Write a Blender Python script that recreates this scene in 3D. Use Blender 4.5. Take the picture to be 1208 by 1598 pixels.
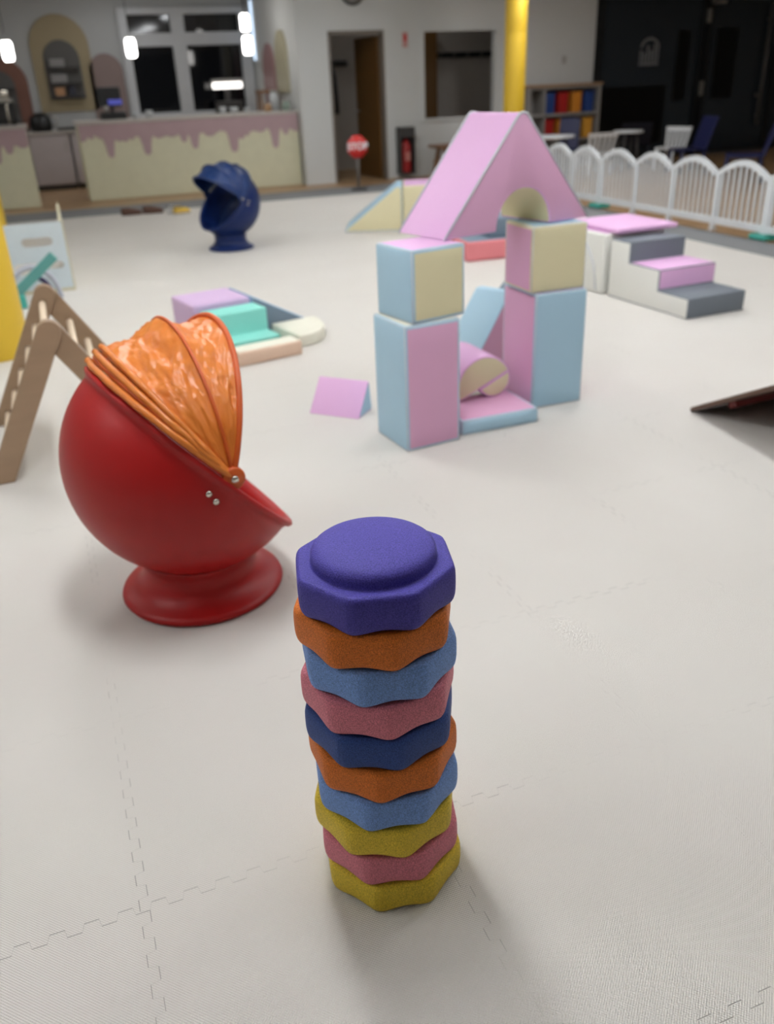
import bpy, bmesh, math, random
from math import sin, cos, pi, radians, sqrt, atan2
from mathutils import Vector, Matrix, noise

random.seed(4)
for o in list(bpy.data.objects):
    bpy.data.objects.remove(o, do_unlink=True)
scene = bpy.context.scene
COL = scene.collection

# ------------------------------------------------------------------ camera, world, exposure
cam_data = bpy.data.cameras.new('camera')
cam = bpy.data.objects.new('camera', cam_data)
COL.objects.link(cam)
scene.camera = cam
CR = ((0.932, 0.195, -0.305), (-0.360, 0.411, -0.837), (-0.038, 0.890, 0.454))
cam_data.sensor_fit = 'VERTICAL'
cam_data.sensor_height = 36.0
cam_data.lens = 1325.0 / 1598.0 * 36.0
cam_data.clip_start = 0.05
cam_data.clip_end = 100
cam_data.dof.use_dof = True
cam_data.dof.focus_distance = 1.42
cam_data.dof.aperture_fstop = 3.1
M3 = Matrix(CR)
q = M3.to_quaternion(); q.normalize()
cam.rotation_mode = 'QUATERNION'
cam.rotation_quaternion = q
cam.location = (0, 0, 1.48)

scene.view_settings.view_transform = 'Standard'
scene.view_settings.look = 'None'
scene.view_settings.gamma = 1.0
scene.view_settings.use_curve_mapping = False
scene.view_settings.exposure = 0.0

world = bpy.data.worlds.new('night')
scene.world = world
world.use_nodes = True
world.node_tree.nodes['Background'].inputs[0].default_value = (0.010, 0.013, 0.022, 1)
world.node_tree.nodes['Background'].inputs[1].default_value = 1.0

LAMP_POWER = 29.2          # emission strength of the ceiling panels
# (u, v, strength factor) of every ceiling panel
LAMPS = [(0.40, 2.1, 1.25), (0.40, 5.0, 1.0), (0.40, 7.8, 1.0), (3.55, 2.6, 1.1), (3.55, 5.1, 1.0), (3.55, 7.4, 1.0), (3.55, 11.6, 1.15),
         (-2.6, 2.6, 1.0), (-2.6, 7.5, 1.0), (6.9, 4.0, 1.0), (6.9, 8.0, 1.0), (6.9, 11.0, 1.2), (1.6, 15.7, 0.34), (-1.6, 15.4, 0.34), (6.6, 15.4, 0.10),  # last three are added to brighten the kitchen and cloakroom
         (2.7, 0.8, 0.40), (-1.5, 0.7, 0.20)]  # both added to brighten the near floor
CEIL = 3.0


# ------------------------------------------------------------------ materials
def lin(c):
    c = c / 255.0
    return c / 12.92 if c <= 0.04045 else ((c + 0.055) / 1.055) ** 2.4


def rgb(r, g, b):
    return (lin(r), lin(g), lin(b), 1)


MATS = {}


def mat(name, col, rough=0.5, spec=0.5, metal=0.0, noise_amt=0.06, noise_scale=8.0, bump=0.0, bump_scale=40.0,
        emit=None, emit_s=0.0, trans=0.0, coat=0.0, sub=0.0, stretch=None):
    if name in MATS:
        return MATS[name]
    m = bpy.data.materials.new(name)
    m.use_nodes = True
    nt = m.node_tree
    b = nt.nodes['Principled BSDF']
    b.inputs['Roughness'].default_value = rough
    b.inputs['Specular IOR Level'].default_value = spec
    b.inputs['Metallic'].default_value = metal
    b.inputs['Transmission Weight'].default_value = trans
    b.inputs['Coat Weight'].default_value = coat
    c = rgb(*col)
    tc = nt.nodes.new('ShaderNodeTexCoord')
    src = tc.outputs['Object']
    if stretch:
        mp = nt.nodes.new('ShaderNodeMapping')
        mp.inputs['Scale'].default_value = stretch
        nt.links.new(src, mp.inputs['Vector'])
        src = mp.outputs['Vector']
    if noise_amt > 0:
        n = nt.nodes.new('ShaderNodeTexNoise')
        n.inputs['Scale'].default_value = noise_scale
        n.inputs['Detail'].default_value = 4
        nt.links.new(src, n.inputs['Vector'])
        mx = nt.nodes.new('ShaderNodeMix')
        mx.data_type = 'RGBA'
        mx.inputs[6].default_value = [v * (1 - noise_amt) for v in c[:3]] + [1]
        mx.inputs[7].default_value = [min(1, v * (1 + noise_amt)) for v in c[:3]] + [1]
        nt.links.new(n.outputs['Fac'], mx.inputs[0])
        nt.links.new(mx.outputs[2], b.inputs['Base Color'])
    else:
        b.inputs['Base Color'].default_value = c
    if bump > 0:
        n2 = nt.nodes.new('ShaderNodeTexNoise')
        n2.inputs['Scale'].default_value = bump_scale
        n2.inputs['Detail'].default_value = 3
        nt.links.new(src, n2.inputs['Vector'])
        bp = nt.nodes.new('ShaderNodeBump')
        bp.inputs['Strength'].default_value = bump
        bp.inputs['Distance'].default_value = 0.01
        nt.links.new(n2.outputs['Fac'], bp.inputs['Height'])
        nt.links.new(bp.outputs['Normal'], b.inputs['Normal'])
    if emit:
        b.inputs['Emission Color'].default_value = rgb(*emit)
        b.inputs['Emission Strength'].default_value = emit_s
    MATS[name] = m
    return m


def mat_floor_mat():
    """cream foam puzzle mats: woven emboss, jigsaw seams every 0.62 m"""
    m = bpy.data.materials.new('cream_puzzle_mat')
    m.use_nodes = True
    nt = m.node_tree
    N = nt.nodes
    Lk = nt.links
    b = N['Principled BSDF']
    b.inputs['Roughness'].default_value = 0.55
    b.inputs['Specular IOR Level'].default_value = 0.35
    tc = N.new('ShaderNodeTexCoord')
    sp = N.new('ShaderNodeSeparateXYZ')
    Lk.new(tc.outputs['Object'], sp.inputs[0])

    def math_(op, a, bb=None, c=None):
        n = N.new('ShaderNodeMath')
        n.operation = op
        for i, v in enumerate((a, bb, c)):
            if v is None:
                continue
            if isinstance(v, (int, float)):
                n.inputs[i].default_value = v
            else:
                Lk.new(v, n.inputs[i])
        return n.outputs[0]

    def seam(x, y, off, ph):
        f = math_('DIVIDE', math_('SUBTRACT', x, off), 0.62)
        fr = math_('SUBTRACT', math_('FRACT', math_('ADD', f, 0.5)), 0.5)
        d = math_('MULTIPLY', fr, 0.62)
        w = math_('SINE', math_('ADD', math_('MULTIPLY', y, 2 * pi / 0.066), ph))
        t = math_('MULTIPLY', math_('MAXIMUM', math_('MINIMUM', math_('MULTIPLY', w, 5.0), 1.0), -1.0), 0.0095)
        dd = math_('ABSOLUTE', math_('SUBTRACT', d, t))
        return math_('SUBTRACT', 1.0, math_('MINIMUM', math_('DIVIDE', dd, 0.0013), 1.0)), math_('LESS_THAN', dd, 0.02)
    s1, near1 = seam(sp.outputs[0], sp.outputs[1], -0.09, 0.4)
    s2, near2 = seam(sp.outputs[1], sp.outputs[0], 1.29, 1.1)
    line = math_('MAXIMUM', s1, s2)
    # gap shade and dirt painted along some stretches of the seams
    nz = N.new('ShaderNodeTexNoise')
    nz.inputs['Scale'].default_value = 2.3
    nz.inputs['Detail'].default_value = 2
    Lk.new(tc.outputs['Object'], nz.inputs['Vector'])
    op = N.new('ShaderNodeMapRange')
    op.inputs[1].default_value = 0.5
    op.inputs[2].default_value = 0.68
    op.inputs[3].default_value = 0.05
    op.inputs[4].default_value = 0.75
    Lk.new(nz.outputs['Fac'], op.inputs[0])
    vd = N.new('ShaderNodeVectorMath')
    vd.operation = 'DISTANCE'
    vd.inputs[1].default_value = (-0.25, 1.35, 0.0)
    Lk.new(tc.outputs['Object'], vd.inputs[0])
    gap_shade = math_('MAXIMUM', 0.0, math_('SUBTRACT', 0.95, math_('MULTIPLY', vd.outputs['Value'], 1.5)))   # seam gap shade painted darker around this spot
    fac = math_('MULTIPLY', line, math_('MAXIMUM', op.outputs[0], gap_shade))
    # weave
    wx = math_('SINE', math_('MULTIPLY', sp.outputs[0], 2 * pi / 0.0062))
    wy = math_('SINE', math_('MULTIPLY', sp.outputs[1], 2 * pi / 0.0062))
    wv = math_('MULTIPLY', wx, wy)
    # faint mottling, worn patches
    n2 = N.new('ShaderNodeTexNoise')
    n2.inputs['Scale'].default_value = 1.3
    n2.inputs['Detail'].default_value = 5
    Lk.new(tc.outputs['Object'], n2.inputs['Vector'])
    mx = N.new('ShaderNodeMix')
    mx.data_type = 'RGBA'
    mx.inputs[6].default_value = rgb(217, 212, 205)
    mx.inputs[7].default_value = rgb(226, 223, 217)
    Lk.new(n2.outputs['Fac'], mx.inputs[0])
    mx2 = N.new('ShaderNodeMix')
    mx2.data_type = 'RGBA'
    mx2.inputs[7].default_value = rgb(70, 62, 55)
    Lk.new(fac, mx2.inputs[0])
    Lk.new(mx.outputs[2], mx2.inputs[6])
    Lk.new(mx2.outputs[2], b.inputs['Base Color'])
    h = math_('SUBTRACT', math_('MULTIPLY', wv, 0.32), math_('MULTIPLY', line, 0.5))
    bp = N.new('ShaderNodeBump')
    bp.inputs['Strength'].default_value = 0.6
    bp.inputs['Distance'].default_value = 0.006
    Lk.new(h, bp.inputs['Height'])
    Lk.new(bp.outputs['Normal'], b.inputs['Normal'])
    return m


def mat_planks(name, c1, c2):
    m = bpy.data.materials.new(name)
    m.use_nodes = True
    nt = m.node_tree
    b = nt.nodes['Principled BSDF']
    b.inputs['Roughness'].default_value = 0.4
    tc = nt.nodes.new('ShaderNodeTexCoord')
    br = nt.nodes.new('ShaderNodeTexBrick')
    br.inputs['Scale'].default_value = 1.0
    br.inputs['Brick Width'].default_value = 1.2
    br.inputs['Row Height'].default_value = 0.16
    br.inputs['Mortar Size'].default_value = 0.002
    br.inputs['Color1'].default_value = rgb(*c1)
    br.inputs['Color2'].default_value = rgb(*c2)
    br.inputs['Mortar'].default_value = rgb(60, 45, 30)
    nt.links.new(tc.outputs['Object'], br.inputs['Vector'])
    nt.links.new(br.outputs['Color'], b.inputs['Base Color'])
    return m


def mat_stone(name, col):
    """dense speckled foam"""
    m = bpy.data.materials.new(name)
    m.use_nodes = True
    nt = m.node_tree
    N, L = nt.nodes, nt.links
    b = N['Principled BSDF']
    b.inputs['Roughness'].default_value = 0.62
    b.inputs['Specular IOR Level'].default_value = 0.35
    tc = N.new('ShaderNodeTexCoord')
    n = N.new('ShaderNodeTexNoise')
    n.inputs['Scale'].default_value = 420
    n.inputs['Detail'].default_value = 2
    L.new(tc.outputs['Object'], n.inputs['Vector'])
    v = N.new('ShaderNodeTexVoronoi')
    v.inputs['Scale'].default_value = 330
    L.new(tc.outputs['Object'], v.inputs['Vector'])
    c = rgb(*col)
    r = N.new('ShaderNodeMapRange')
    r.inputs[1].default_value = 0.33
    r.inputs[2].default_value = 0.67
    L.new(n.outputs['Fac'], r.inputs[0])
    mx = N.new('ShaderNodeMix')
    mx.data_type = 'RGBA'
    mx.inputs[6].default_value = [x * 0.72 for x in c[:3]] + [1]
    mx.inputs[7].default_value = [min(1, x * 1.28 + 0.008) for x in c[:3]] + [1]
    L.new(r.outputs[0], mx.inputs[0])
    L.new(mx.outputs[2], b.inputs['Base Color'])
    bp = N.new('ShaderNodeBump')
    bp.inputs['Strength'].default_value = 0.35
    bp.inputs['Distance'].default_value = 0.0015
    L.new(v.outputs['Distance'], bp.inputs['Height'])
    L.new(bp.outputs['Normal'], b.inputs['Normal'])
    return m


def mat_nylon(name, c1, c2):
    m = bpy.data.materials.new(name)
    m.use_nodes = True
    nt = m.node_tree
    N, L = nt.nodes, nt.links
    b = N['Principled BSDF']
    b.inputs['Roughness'].default_value = 0.36
    b.inputs['Specular IOR Level'].default_value = 0.5
    tc = N.new('ShaderNodeTexCoord')
    n = N.new('ShaderNodeTexNoise')
    n.inputs['Scale'].default_value = 9
    n.inputs['Detail'].default_value = 5
    n.inputs['Distortion'].default_value = 1.2
    L.new(tc.outputs['Object'], n.inputs['Vector'])
    mx = N.new('ShaderNodeMix')
    mx.data_type = 'RGBA'
    mx.inputs[6].default_value = rgb(*c1)
    mx.inputs[7].default_value = rgb(*c2)
    L.new(n.outputs['Fac'], mx.inputs[0])
    L.new(mx.outputs[2], b.inputs['Base Color'])
    n2 = N.new('ShaderNodeTexNoise')
    n2.inputs['Scale'].default_value = 13
    n2.inputs['Detail'].default_value = 3
    n2.inputs['Distortion'].default_value = 2.2
    L.new(tc.outputs['Object'], n2.inputs['Vector'])
    bp = N.new('ShaderNodeBump')
    bp.inputs['Strength'].default_value = 0.4
    bp.inputs['Distance'].default_value = 0.008
    L.new(n2.outputs['Fac'], bp.inputs['Height'])
    L.new(bp.outputs['Normal'], b.inputs['Normal'])
    # thin cloth lets some light through
    tr = N.new('ShaderNodeBsdfTranslucent')
    L.new(mx.outputs[2], tr.inputs['Color'])
    ms = N.new('ShaderNodeMixShader')
    ms.inputs[0].default_value = 0.22
    L.new(b.outputs[0], ms.inputs[1])
    L.new(tr.outputs[0], ms.inputs[2])
    L.new(ms.outputs[0], N['Material Output'].inputs['Surface'])
    return m


FB = dict(rough=0.55, spec=0.3, noise_amt=0.03, noise_scale=3, bump=0.22, bump_scale=6)
PINK = mat('foam_cover_pink', (226, 180, 222), **FB)
PINKD = mat('foam_cover_dusty_pink', (220, 170, 202), **FB)
BLUE = mat('foam_cover_pale_blue', (170, 203, 222), **FB)
CREAM = mat('foam_cover_cream', (222, 214, 176), **FB)
PALE = mat('foam_cover_piping', (202, 206, 212), **FB)
WHITEF = mat('foam_cover_white', (226, 226, 220), **FB)
GREYF = mat('foam_cover_grey', (114, 121, 130), **FB)
LILAC = mat('foam_cover_lilac', (206, 178, 214), **FB)
TEALF = mat('foam_cover_mint', (138, 218, 205), **FB)
SKYF = mat('foam_cover_sky_blue', (150, 182, 212), **FB)
PEACH = mat('foam_cover_peach', (226, 196, 172), **FB)
IVORY = mat('foam_cover_ivory', (226, 224, 208), **FB)
CORAL = mat('foam_cover_coral', (226, 135, 142), **FB)
SLATE = mat('foam_cover_slate', (120, 136, 152), **FB)
CRIM = mat('foam_cover_mauve', (196, 140, 168), **FB)
WALLM = mat('white_wall_paint', (206, 208, 207), rough=0.85, noise_amt=0.03, noise_scale=1.5)
KWALL = mat('grey_wall_paint', (172, 173, 173), rough=0.85, noise_amt=0.03, noise_scale=1.5)
ROOMW = mat('back_room_wall_paint', (175, 168, 160), rough=0.85)
CEILM = mat('ceiling_white', (225, 224, 220), rough=0.9)
GREYFL = mat('grey_rubber_floor', (122, 124, 126), rough=0.7, noise_amt=0.08, noise_scale=30)
WOODFL = mat_planks('oak_plank_floor', (180, 148, 110), (164, 132, 96))
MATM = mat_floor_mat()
FRAME = mat('window_frame_grey_white', (190, 192, 195), rough=0.5)
NIGHT = mat('dark_night_glass', (8, 10, 16), rough=0.06, spec=0.5, noise_amt=0)
TINT = mat('tinted_dark_glass', (36, 43, 50), rough=0.12, spec=0.5, noise_amt=0.0)
BLACKG = mat('black_reflection_sheet', (4, 4, 5), rough=0.4, spec=0.3, noise_amt=0)
BLKMET = mat('black_metal_frame', (16, 19, 23), rough=0.4)
STEEL = mat('brushed_steel', (170, 168, 164), rough=0.35, metal=0.8)
CHROME = mat('chrome', (210, 205, 195), rough=0.2, metal=1.0)
YEL = mat('yellow_pole_pad', (226, 188, 52), rough=0.5, noise_amt=0.03, bump=0.1, bump_scale=6)
WHITEP = mat('white_plastic', (226, 230, 234), rough=0.4)
TEALP = mat('teal_plastic', (70, 178, 165), rough=0.4)
REDP = mat('red_plastic', (164, 18, 18), rough=0.44, spec=0.35, noise_amt=0.02, bump=0.02, bump_scale=90)
BLUEP = mat('blue_plastic', (16, 38, 92), rough=0.42, spec=0.3, noise_amt=0.02)
NAVYP = mat('navy_plastic', (16, 24, 74), rough=0.5)
WOOD = mat('birch_plywood', (158, 132, 106), rough=0.5, noise_amt=0.12, noise_scale=5, stretch=(1, 6, 6))
WOODL = mat('beech_dowel', (226, 206, 180), rough=0.5)
WOODD = mat('brown_wood', (134, 96, 66), rough=0.5, noise_amt=0.12, stretch=(1, 8, 8))
DOORB = mat('brown_door_veneer', (104, 72, 30), rough=0.5, noise_amt=0.1, stretch=(6, 6, 0.6))
GLAZE = mat('pink_glaze_paint', (180, 154, 158), rough=0.6)
CTRG = mat('pale_green_front_paint', (216, 214, 186), rough=0.6)
CTOP = mat('counter_top_light_grey', (190, 184, 178), rough=0.4)
CAB = mat('cabinet_light_mauve_grey', (186, 178, 180), rough=0.5)
BLACKP = mat('black_plastic', (14, 15, 17), rough=0.4)
DKGREY = mat('dark_grey_plastic', (64, 62, 62), rough=0.5)
GLASSW = mat('pale_glassware', (190, 194, 196), rough=0.15, spec=0.6)
SCREEN = mat('blue_lit_screen', (60, 60, 120), emit=(86, 92, 190), emit_s=0.55)
LAMPW = mat('lit_lamp_white', (255, 252, 245), emit=(255, 252, 248), emit_s=9.0)
BARL = mat('lit_bar_white', (255, 252, 245), emit=(255, 250, 244), emit_s=2.5)
STRIPL = mat('lit_strip_cool', (220, 235, 250), emit=(200, 222, 245), emit_s=1.6)
ARCHY = mat('mustard_arch_paint', (152, 138, 110), rough=0.7)
ARCHB = mat('brown_arch_paint', (120, 82, 70), rough=0.7)
ARCHM = mat('mauve_arch_paint', (134, 116, 112), rough=0.7)
NICHE = mat('niche_dark_grey', (88, 86, 84), rough=0.7)
NICHED = mat('niche_shelf_charcoal', (66, 64, 64), rough=0.7)
REDS = mat('sign_red', (206, 44, 40), rough=0.4)
EXTRED = mat('extinguisher_red', (160, 36, 36), rough=0.35)
CLOTHO = mat_nylon('orange_nylon', (228, 122, 40), (238, 150, 68))
CLOTHB = mat_nylon('blue_nylon', (15, 50, 108), (20, 60, 122))
HEMO = mat('orange_hem_binding', (196, 84, 22), rough=0.5)
HEMB = mat('blue_hem_binding', (18, 44, 96), rough=0.5)
BINR = mat('bin_red', (170, 30, 28)); BINB = mat('bin_blue', (38, 66, 128)); BINO = mat('bin_orange', (206, 132, 44)); BINY = mat('bin_amber', (222, 160, 60))
BROWNL = mat('brown_leather', (84, 52, 36), rough=0.5)
SHOEW = mat('white_trainer', (200, 200, 200), rough=0.6)


# ------------------------------------------------------------------ mesh helpers
def obj(name, bm, mats, parent=None, smooth=False, loc=None, rotz=None):
    me = bpy.data.meshes.new(name)
    bmesh.ops.recalc_face_normals(bm, faces=bm.faces)
    bm.to_mesh(me)
    bm.free()
    if not isinstance(mats, (list, tuple)):
        mats = [mats]
    for m in mats:
        me.materials.append(m)
    if smooth:
        for p in me.polygons:
            p.use_smooth = True
    o = bpy.data.objects.new(name, me)
    COL.objects.link(o)
    if parent:
        o.parent = parent
    if loc:
        o.location = loc
    if rotz:
        o.rotation_euler = (0, 0, rotz)
    return o


def auto_smooth(o, deg=35):
    me = o.data
    for p in me.polygons:
        p.use_smooth = True
    bm = bmesh.new()
    bm.from_mesh(me)
    for e in bm.edges:
        if len(e.link_faces) == 2 and e.calc_face_angle(0) > radians(deg):
            e.smooth = False
    bm.to_mesh(me)
    bm.free()
    return o


def thing(name, label, cat, loc=(0, 0, 0), rotz=0.0, group=None):
    o = bpy.data.objects.new(name, None)
    o.empty_display_size = 0.1
    COL.objects.link(o)
    o.location = loc
    o.rotation_euler = (0, 0, rotz)
    tag(o, label, cat, group)
    return o


def tag(o, label, cat, group=None):
    o['label'] = label
    o['category'] = cat
    if group:
        o['group'] = group
    return o


def struct(name, bm, mats, parent=None):
    o = obj(name, bm, mats, parent)
    if not parent:
        o['kind'] = 'structure'
    return o


def box(bm, x0, x1, y0, y1, z0, z1, mi=0, M=None):
    vs = [bm.verts.new((x, y, z)) for x in (x0, x1) for y in (y0, y1) for z in (z0, z1)]
    if M is not None:
        for v in vs:
            v.co = M @ v.co
    fs = []
    for idx in ((0, 1, 3, 2), (4, 6, 7, 5), (0, 4, 5, 1), (2, 3, 7, 6), (0, 2, 6, 4), (1, 5, 7, 3)):
        f = bm.faces.new([vs[i] for i in idx])
        f.material_index = mi
        fs.append(f)
    return fs          # -x, +x, -y, +y, -z, +z


def bevel(bm, w, seg=2):
    if w > 0:
        bmesh.ops.recalc_face_normals(bm, faces=bm.faces)
        es = [e for e in bm.edges if len(e.link_faces) == 2 and e.calc_face_angle(0) > 0.35]
        bmesh.ops.bevel(bm, geom=es, offset=w, segments=seg, affect='EDGES', profile=0.5, clamp_overlap=True)


def bbox(*a, w=0.004, seg=2, M=None):
    bm = bmesh.new()
    box(bm, *a, M=M)
    bevel(bm, w, seg)
    return bm


def tube(bm, pts, r, n=10, mi=0, closed=False, taper=None):
    pts = [Vector(p) for p in pts]
    rings = []
    N = len(pts)
    up = None
    for i, p in enumerate(pts):
        if closed:
            t = pts[(i + 1) % N] - pts[i - 1]
        else:
            t = pts[min(i + 1, N - 1)] - pts[max(i - 1, 0)]
        t.normalize()
        if up is None:
            up = Vector((0, 0, 1)) if abs(t.z) < 0.9 else Vector((1, 0, 0))
        a = t.cross(up)
        if a.length < 1e-6:
            a = t.orthogonal()
        a.normalize()
        b = a.cross(t).normalized()
        up = b
        rr = r if taper is None else r * taper[i]
        rings.append([bm.verts.new(p + (a * cos(2 * pi * k / n) + b * sin(2 * pi * k / n)) * rr) for k in range(n)])
    m = N if closed else N - 1
    for i in range(m):
        A, B = rings[i], rings[(i + 1) % N]
        for k in range(n):
            f = bm.faces.new((A[k], A[(k + 1) % n], B[(k + 1) % n], B[k]))
            f.material_index = mi
            f.smooth = True
    if not closed:
        for R_ in (rings[0], rings[-1]):
            f = bm.faces.new(R_)
            f.material_index = mi


def lathe(bm, prof, n=48, M=None, mi=0, cap=True):
    """prof: list of (r, z)"""
    rings = []
    for r, z in prof:
        if r < 1e-5:
            v = bm.verts.new((0, 0, z))
            if M is not None:
                v.co = M @ v.co
            rings.append([v])
        else:
            R_ = []
            for k in range(n):
                co = Vector((r * cos(2 * pi * k / n), r * sin(2 * pi * k / n), z))
                R_.append(bm.verts.new(M @ co if M is not None else co))
            rings.append(R_)
    for A, B in zip(rings, rings[1:]):
        for k in range(n):
            k2 = (k + 1) % n
            if len(A) == 1 and len(B) == 1:
                continue
            if len(A) == 1:
                f = bm.faces.new((A[0], B[k], B[k2]))
            elif len(B) == 1:
                f = bm.faces.new((A[k], A[k2], B[0]))
            else:
                f = bm.faces.new((A[k], A[k2], B[k2], B[k]))
            f.smooth = True
            f.material_index = mi
    if cap:
        for R_ in (rings[0], rings[-1]):
            if len(R_) > 2:
                f = bm.faces.new(R_)
                f.material_index = mi


def prism(bm, poly, y0, y1, side_mi=None, end_mi=(0, 0), M=None):
    """poly in (x, z), extruded along y; side_mi: one index per edge"""
    n = len(poly)
    A = [bm.verts.new((x, y0, z)) for x, z in poly]
    B = [bm.verts.new((x, y1, z)) for x, z in poly]
    if M is not None:
        for v in A + B:
            v.co = M @ v.co
    f = bm.faces.new(A); f.material_index = end_mi[0]
    f = bm.faces.new(B[::-1]); f.material_index = end_mi[1]
    for i in range(n):
        j = (i + 1) % n
        f = bm.faces.new((A[i], A[j], B[j], B[i]))
        f.material_index = side_mi[i] if side_mi else 0
    return A, B


def edge_piping(name, parent, lines, r=0.004, m=None):
    bm = bmesh.new()
    for pts in lines:
        tube(bm, pts, r, 8)
    return obj(name, bm, m or PALE, parent, smooth=True)


# ------------------------------------------------------------------ the setting
bm = bmesh.new(); box(bm, -6, 17, -8.5, 20, -0.12, -0.03)
struct('floor', bm, WOODFL)
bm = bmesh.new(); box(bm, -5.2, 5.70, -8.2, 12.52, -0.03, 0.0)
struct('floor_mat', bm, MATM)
bm = bmesh.new(); box(bm, 5.70, 6.20, -8.2, 13.52, -0.03, -0.006); box(bm, -5.2, 5.70, 12.52, 13.52, -0.03, -0.006)
struct('floor_border', bm, GREYFL)
bm = bmesh.new(); box(bm, -5.2, 5.70, 13.52, 20, -0.03, -0.012); box(bm, 6.20, 17, -8.2, 20, -0.03, -0.012); box(bm, 5.70, 6.20, 13.52, 20, -0.03, -0.012)
struct('floor_wood', bm, WOODFL)
bm = bmesh.new(); box(bm, -5.4, 17, -8.4, 20, CEIL, CEIL + 0.1)
struct('ceiling', bm, CEILM)

WV = 14.25
bm = bmesh.new()
for x0, x1, z0, z1 in ((4.05, 4.57, -0.03, CEIL), (4.57, 5.44, 2.14, CEIL), (5.44, 6.14, -0.03, CEIL), (6.14, 7.44, -0.03, 0.87),
                       (6.14, 7.44, 2.135, CEIL), (7.44, 9.36, -0.03, CEIL)):
    box(bm, x0, x1, WV, WV + 0.13, z0, z1)
struct('wall_back', bm, WALLM)
bm = bmesh.new(); box(bm, 4.05, 4.17, WV + 0.13, 17.2, -0.03, CEIL)
struct('wall_alcove', bm, WALLM)
bm = bmesh.new()
for x0, x1, z0, z1 in ((-5.2, 1.80, -0.03, CEIL), (3.97, 4.17, -0.03, CEIL), (1.80, 3.97, -0.03, 1.03), (1.80, 3.97, 2.68, CEIL)):
    box(bm, x0, x1, 17.2, 17.35, z0, z1)
struct('wall_kitchen', bm, KWALL)
bm = bmesh.new(); box(bm, -5.4, -5.2, -8.2, 17.35, -0.03, CEIL)
struct('wall_left', bm, WALLM)
bm = bmesh.new(); box(bm, 16.0, 16.2, -8.2, 17.35, -0.03, CEIL)
struct('wall_right', bm, WALLM)
bm = bmesh.new(); box(bm, -5.4, 16.2, -8.4, -8.2, -0.03, CEIL)
struct('wall_front', bm, WALLM)
# the room behind the door and the inner window
bm = bmesh.new(); box(bm, 4.17, 9.4, 16.4, 16.5, -0.03, CEIL)
struct('wall_cloakroom', bm, ROOMW)
bm = bmesh.new(); box(bm, 9.3, 9.4, WV + 0.13, 16.4, -0.03, CEIL)
struct('wall_cloakroom_side', bm, ROOMW)
# inner window frame
bm = bmesh.new()
for x0, x1, z0, z1 in ((6.10, 6.15, 0.875, 2.13), (7.43, 7.48, 0.875, 2.13), (6.10, 7.48, 2.13, 2.18), (6.10, 7.48, 0.83, 0.875)):
    box(bm, x0, x1, WV - 0.03, WV, z0, z1)
w2 = struct('window_2', bm, WALLM)
# kitchen window at night
win = struct('window_1', (lambda b: b)(bbox(1.78, 3.99, 17.21, 17.24, 1.02, 2.69, w=0)), NIGHT)
bm = bmesh.new()
for x0, x1, z0, z1 in ((1.76, 1.90, 1.10, 2.62), (3.83, 4.02, 1.10, 2.62), (2.63, 2.86, 1.10, 2.14), (2.63, 2.86, 2.34, 2.62), (1.90, 3.83, 2.14, 2.34), (1.76, 4.02, 2.62, 2.72), (1.76, 4.02, 0.98, 1.10)):
    box(bm, x0, x1, 17.10, 17.21, z0, z1)
obj('window_frame', bm, FRAME, win)
obj('window_sill', bbox(1.7, 4.05, 16.98, 17.2, 0.95, 0.99), FRAME, win)

# dark glazed front on the right
bm = bmesh.new(); box(bm, 9.36, 16.0, WV + 0.06, WV + 0.10, 0.0, CEIL)
gl = struct('wall_glazed', bm, TINT)
bm = bmesh.new()
for x0, x1, z0, z1 in ((9.36, 9.52, 0, CEIL), (11.58, 11.66, 0, CEIL), (11.70, 11.80, 0, CEIL), (13.30, 13.42, 0, CEIL), (9.36, 16, 2.56, 2.66), (9.36, 16, 0, 0.06), (14.9, 15.0, 0, CEIL)):
    box(bm, x0, x1, WV, WV + 0.06, z0, z1)
obj('glazing_frame', bm, BLKMET, gl)
bm = bmesh.new()
for x0, x1, z0, z1 in ((9.54, 10.95, 0.25, 1.20), (11.12, 11.38, 0.93, 2.06), (11.90, 12.42, 0.93, 2.10), (13.0, 13.25, 0.3, 0.85)):
    box(bm, x0, x1, WV + 0.045, WV + 0.06, z0, z1)
obj('dark_reflection_sheet', bm, BLACKG, gl)  # black sheets in place of the dark view and reflections in the glass
dr = struct('door_1', bbox(11.82, 13.28, WV + 0.02, WV + 0.05, 0.05, 2.5), TINT)
bm = bmesh.new(); box(bm, 11.95, 12.42, WV + 0.005, WV + 0.02, 0.93, 2.08)
obj('dark_reflection_sheet', bm, BLACKG, dr)  # painted dark reflection on the door glass
for z0, z1 in ((2.16, 2.38), (0.99, 1.23), (0.02, 0.16)):
    bm = bbox(11.66, 11.73, WV - 0.04, WV, z0, z1, w=0.008)
    obj('hinge', bm, STEEL, dr)
obj('door_closer', bbox(11.72, 12.0, WV - 0.07, WV + 0.02, 2.45, 2.56, w=0.01), STEEL, dr)
bm = bmesh.new(); tube(bm, [(13.06, WV - 0.06, 0.42), (13.06, WV - 0.06, 2.42)], 0.028, 12); tube(bm, [(13.06, WV - 0.06, 0.95), (12.94, WV - 0.06, 0.95)], 0.035, 10)
tube(bm, [(13.06, WV - 0.06, 0.6), (13.06, WV + 0.02, 0.6)], 0.015, 8); tube(bm, [(13.06, WV - 0.06, 2.2), (13.06, WV + 0.02, 2.2)], 0.015, 8)
obj('door_handle', bm, mat('dull_handle_steel', (92, 88, 86), rough=0.45), dr)
obj('door_sill', bbox(11.9, 13.2, WV - 0.25, WV - 0.02, -0.012, 0.03), DKGREY, dr)
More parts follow.
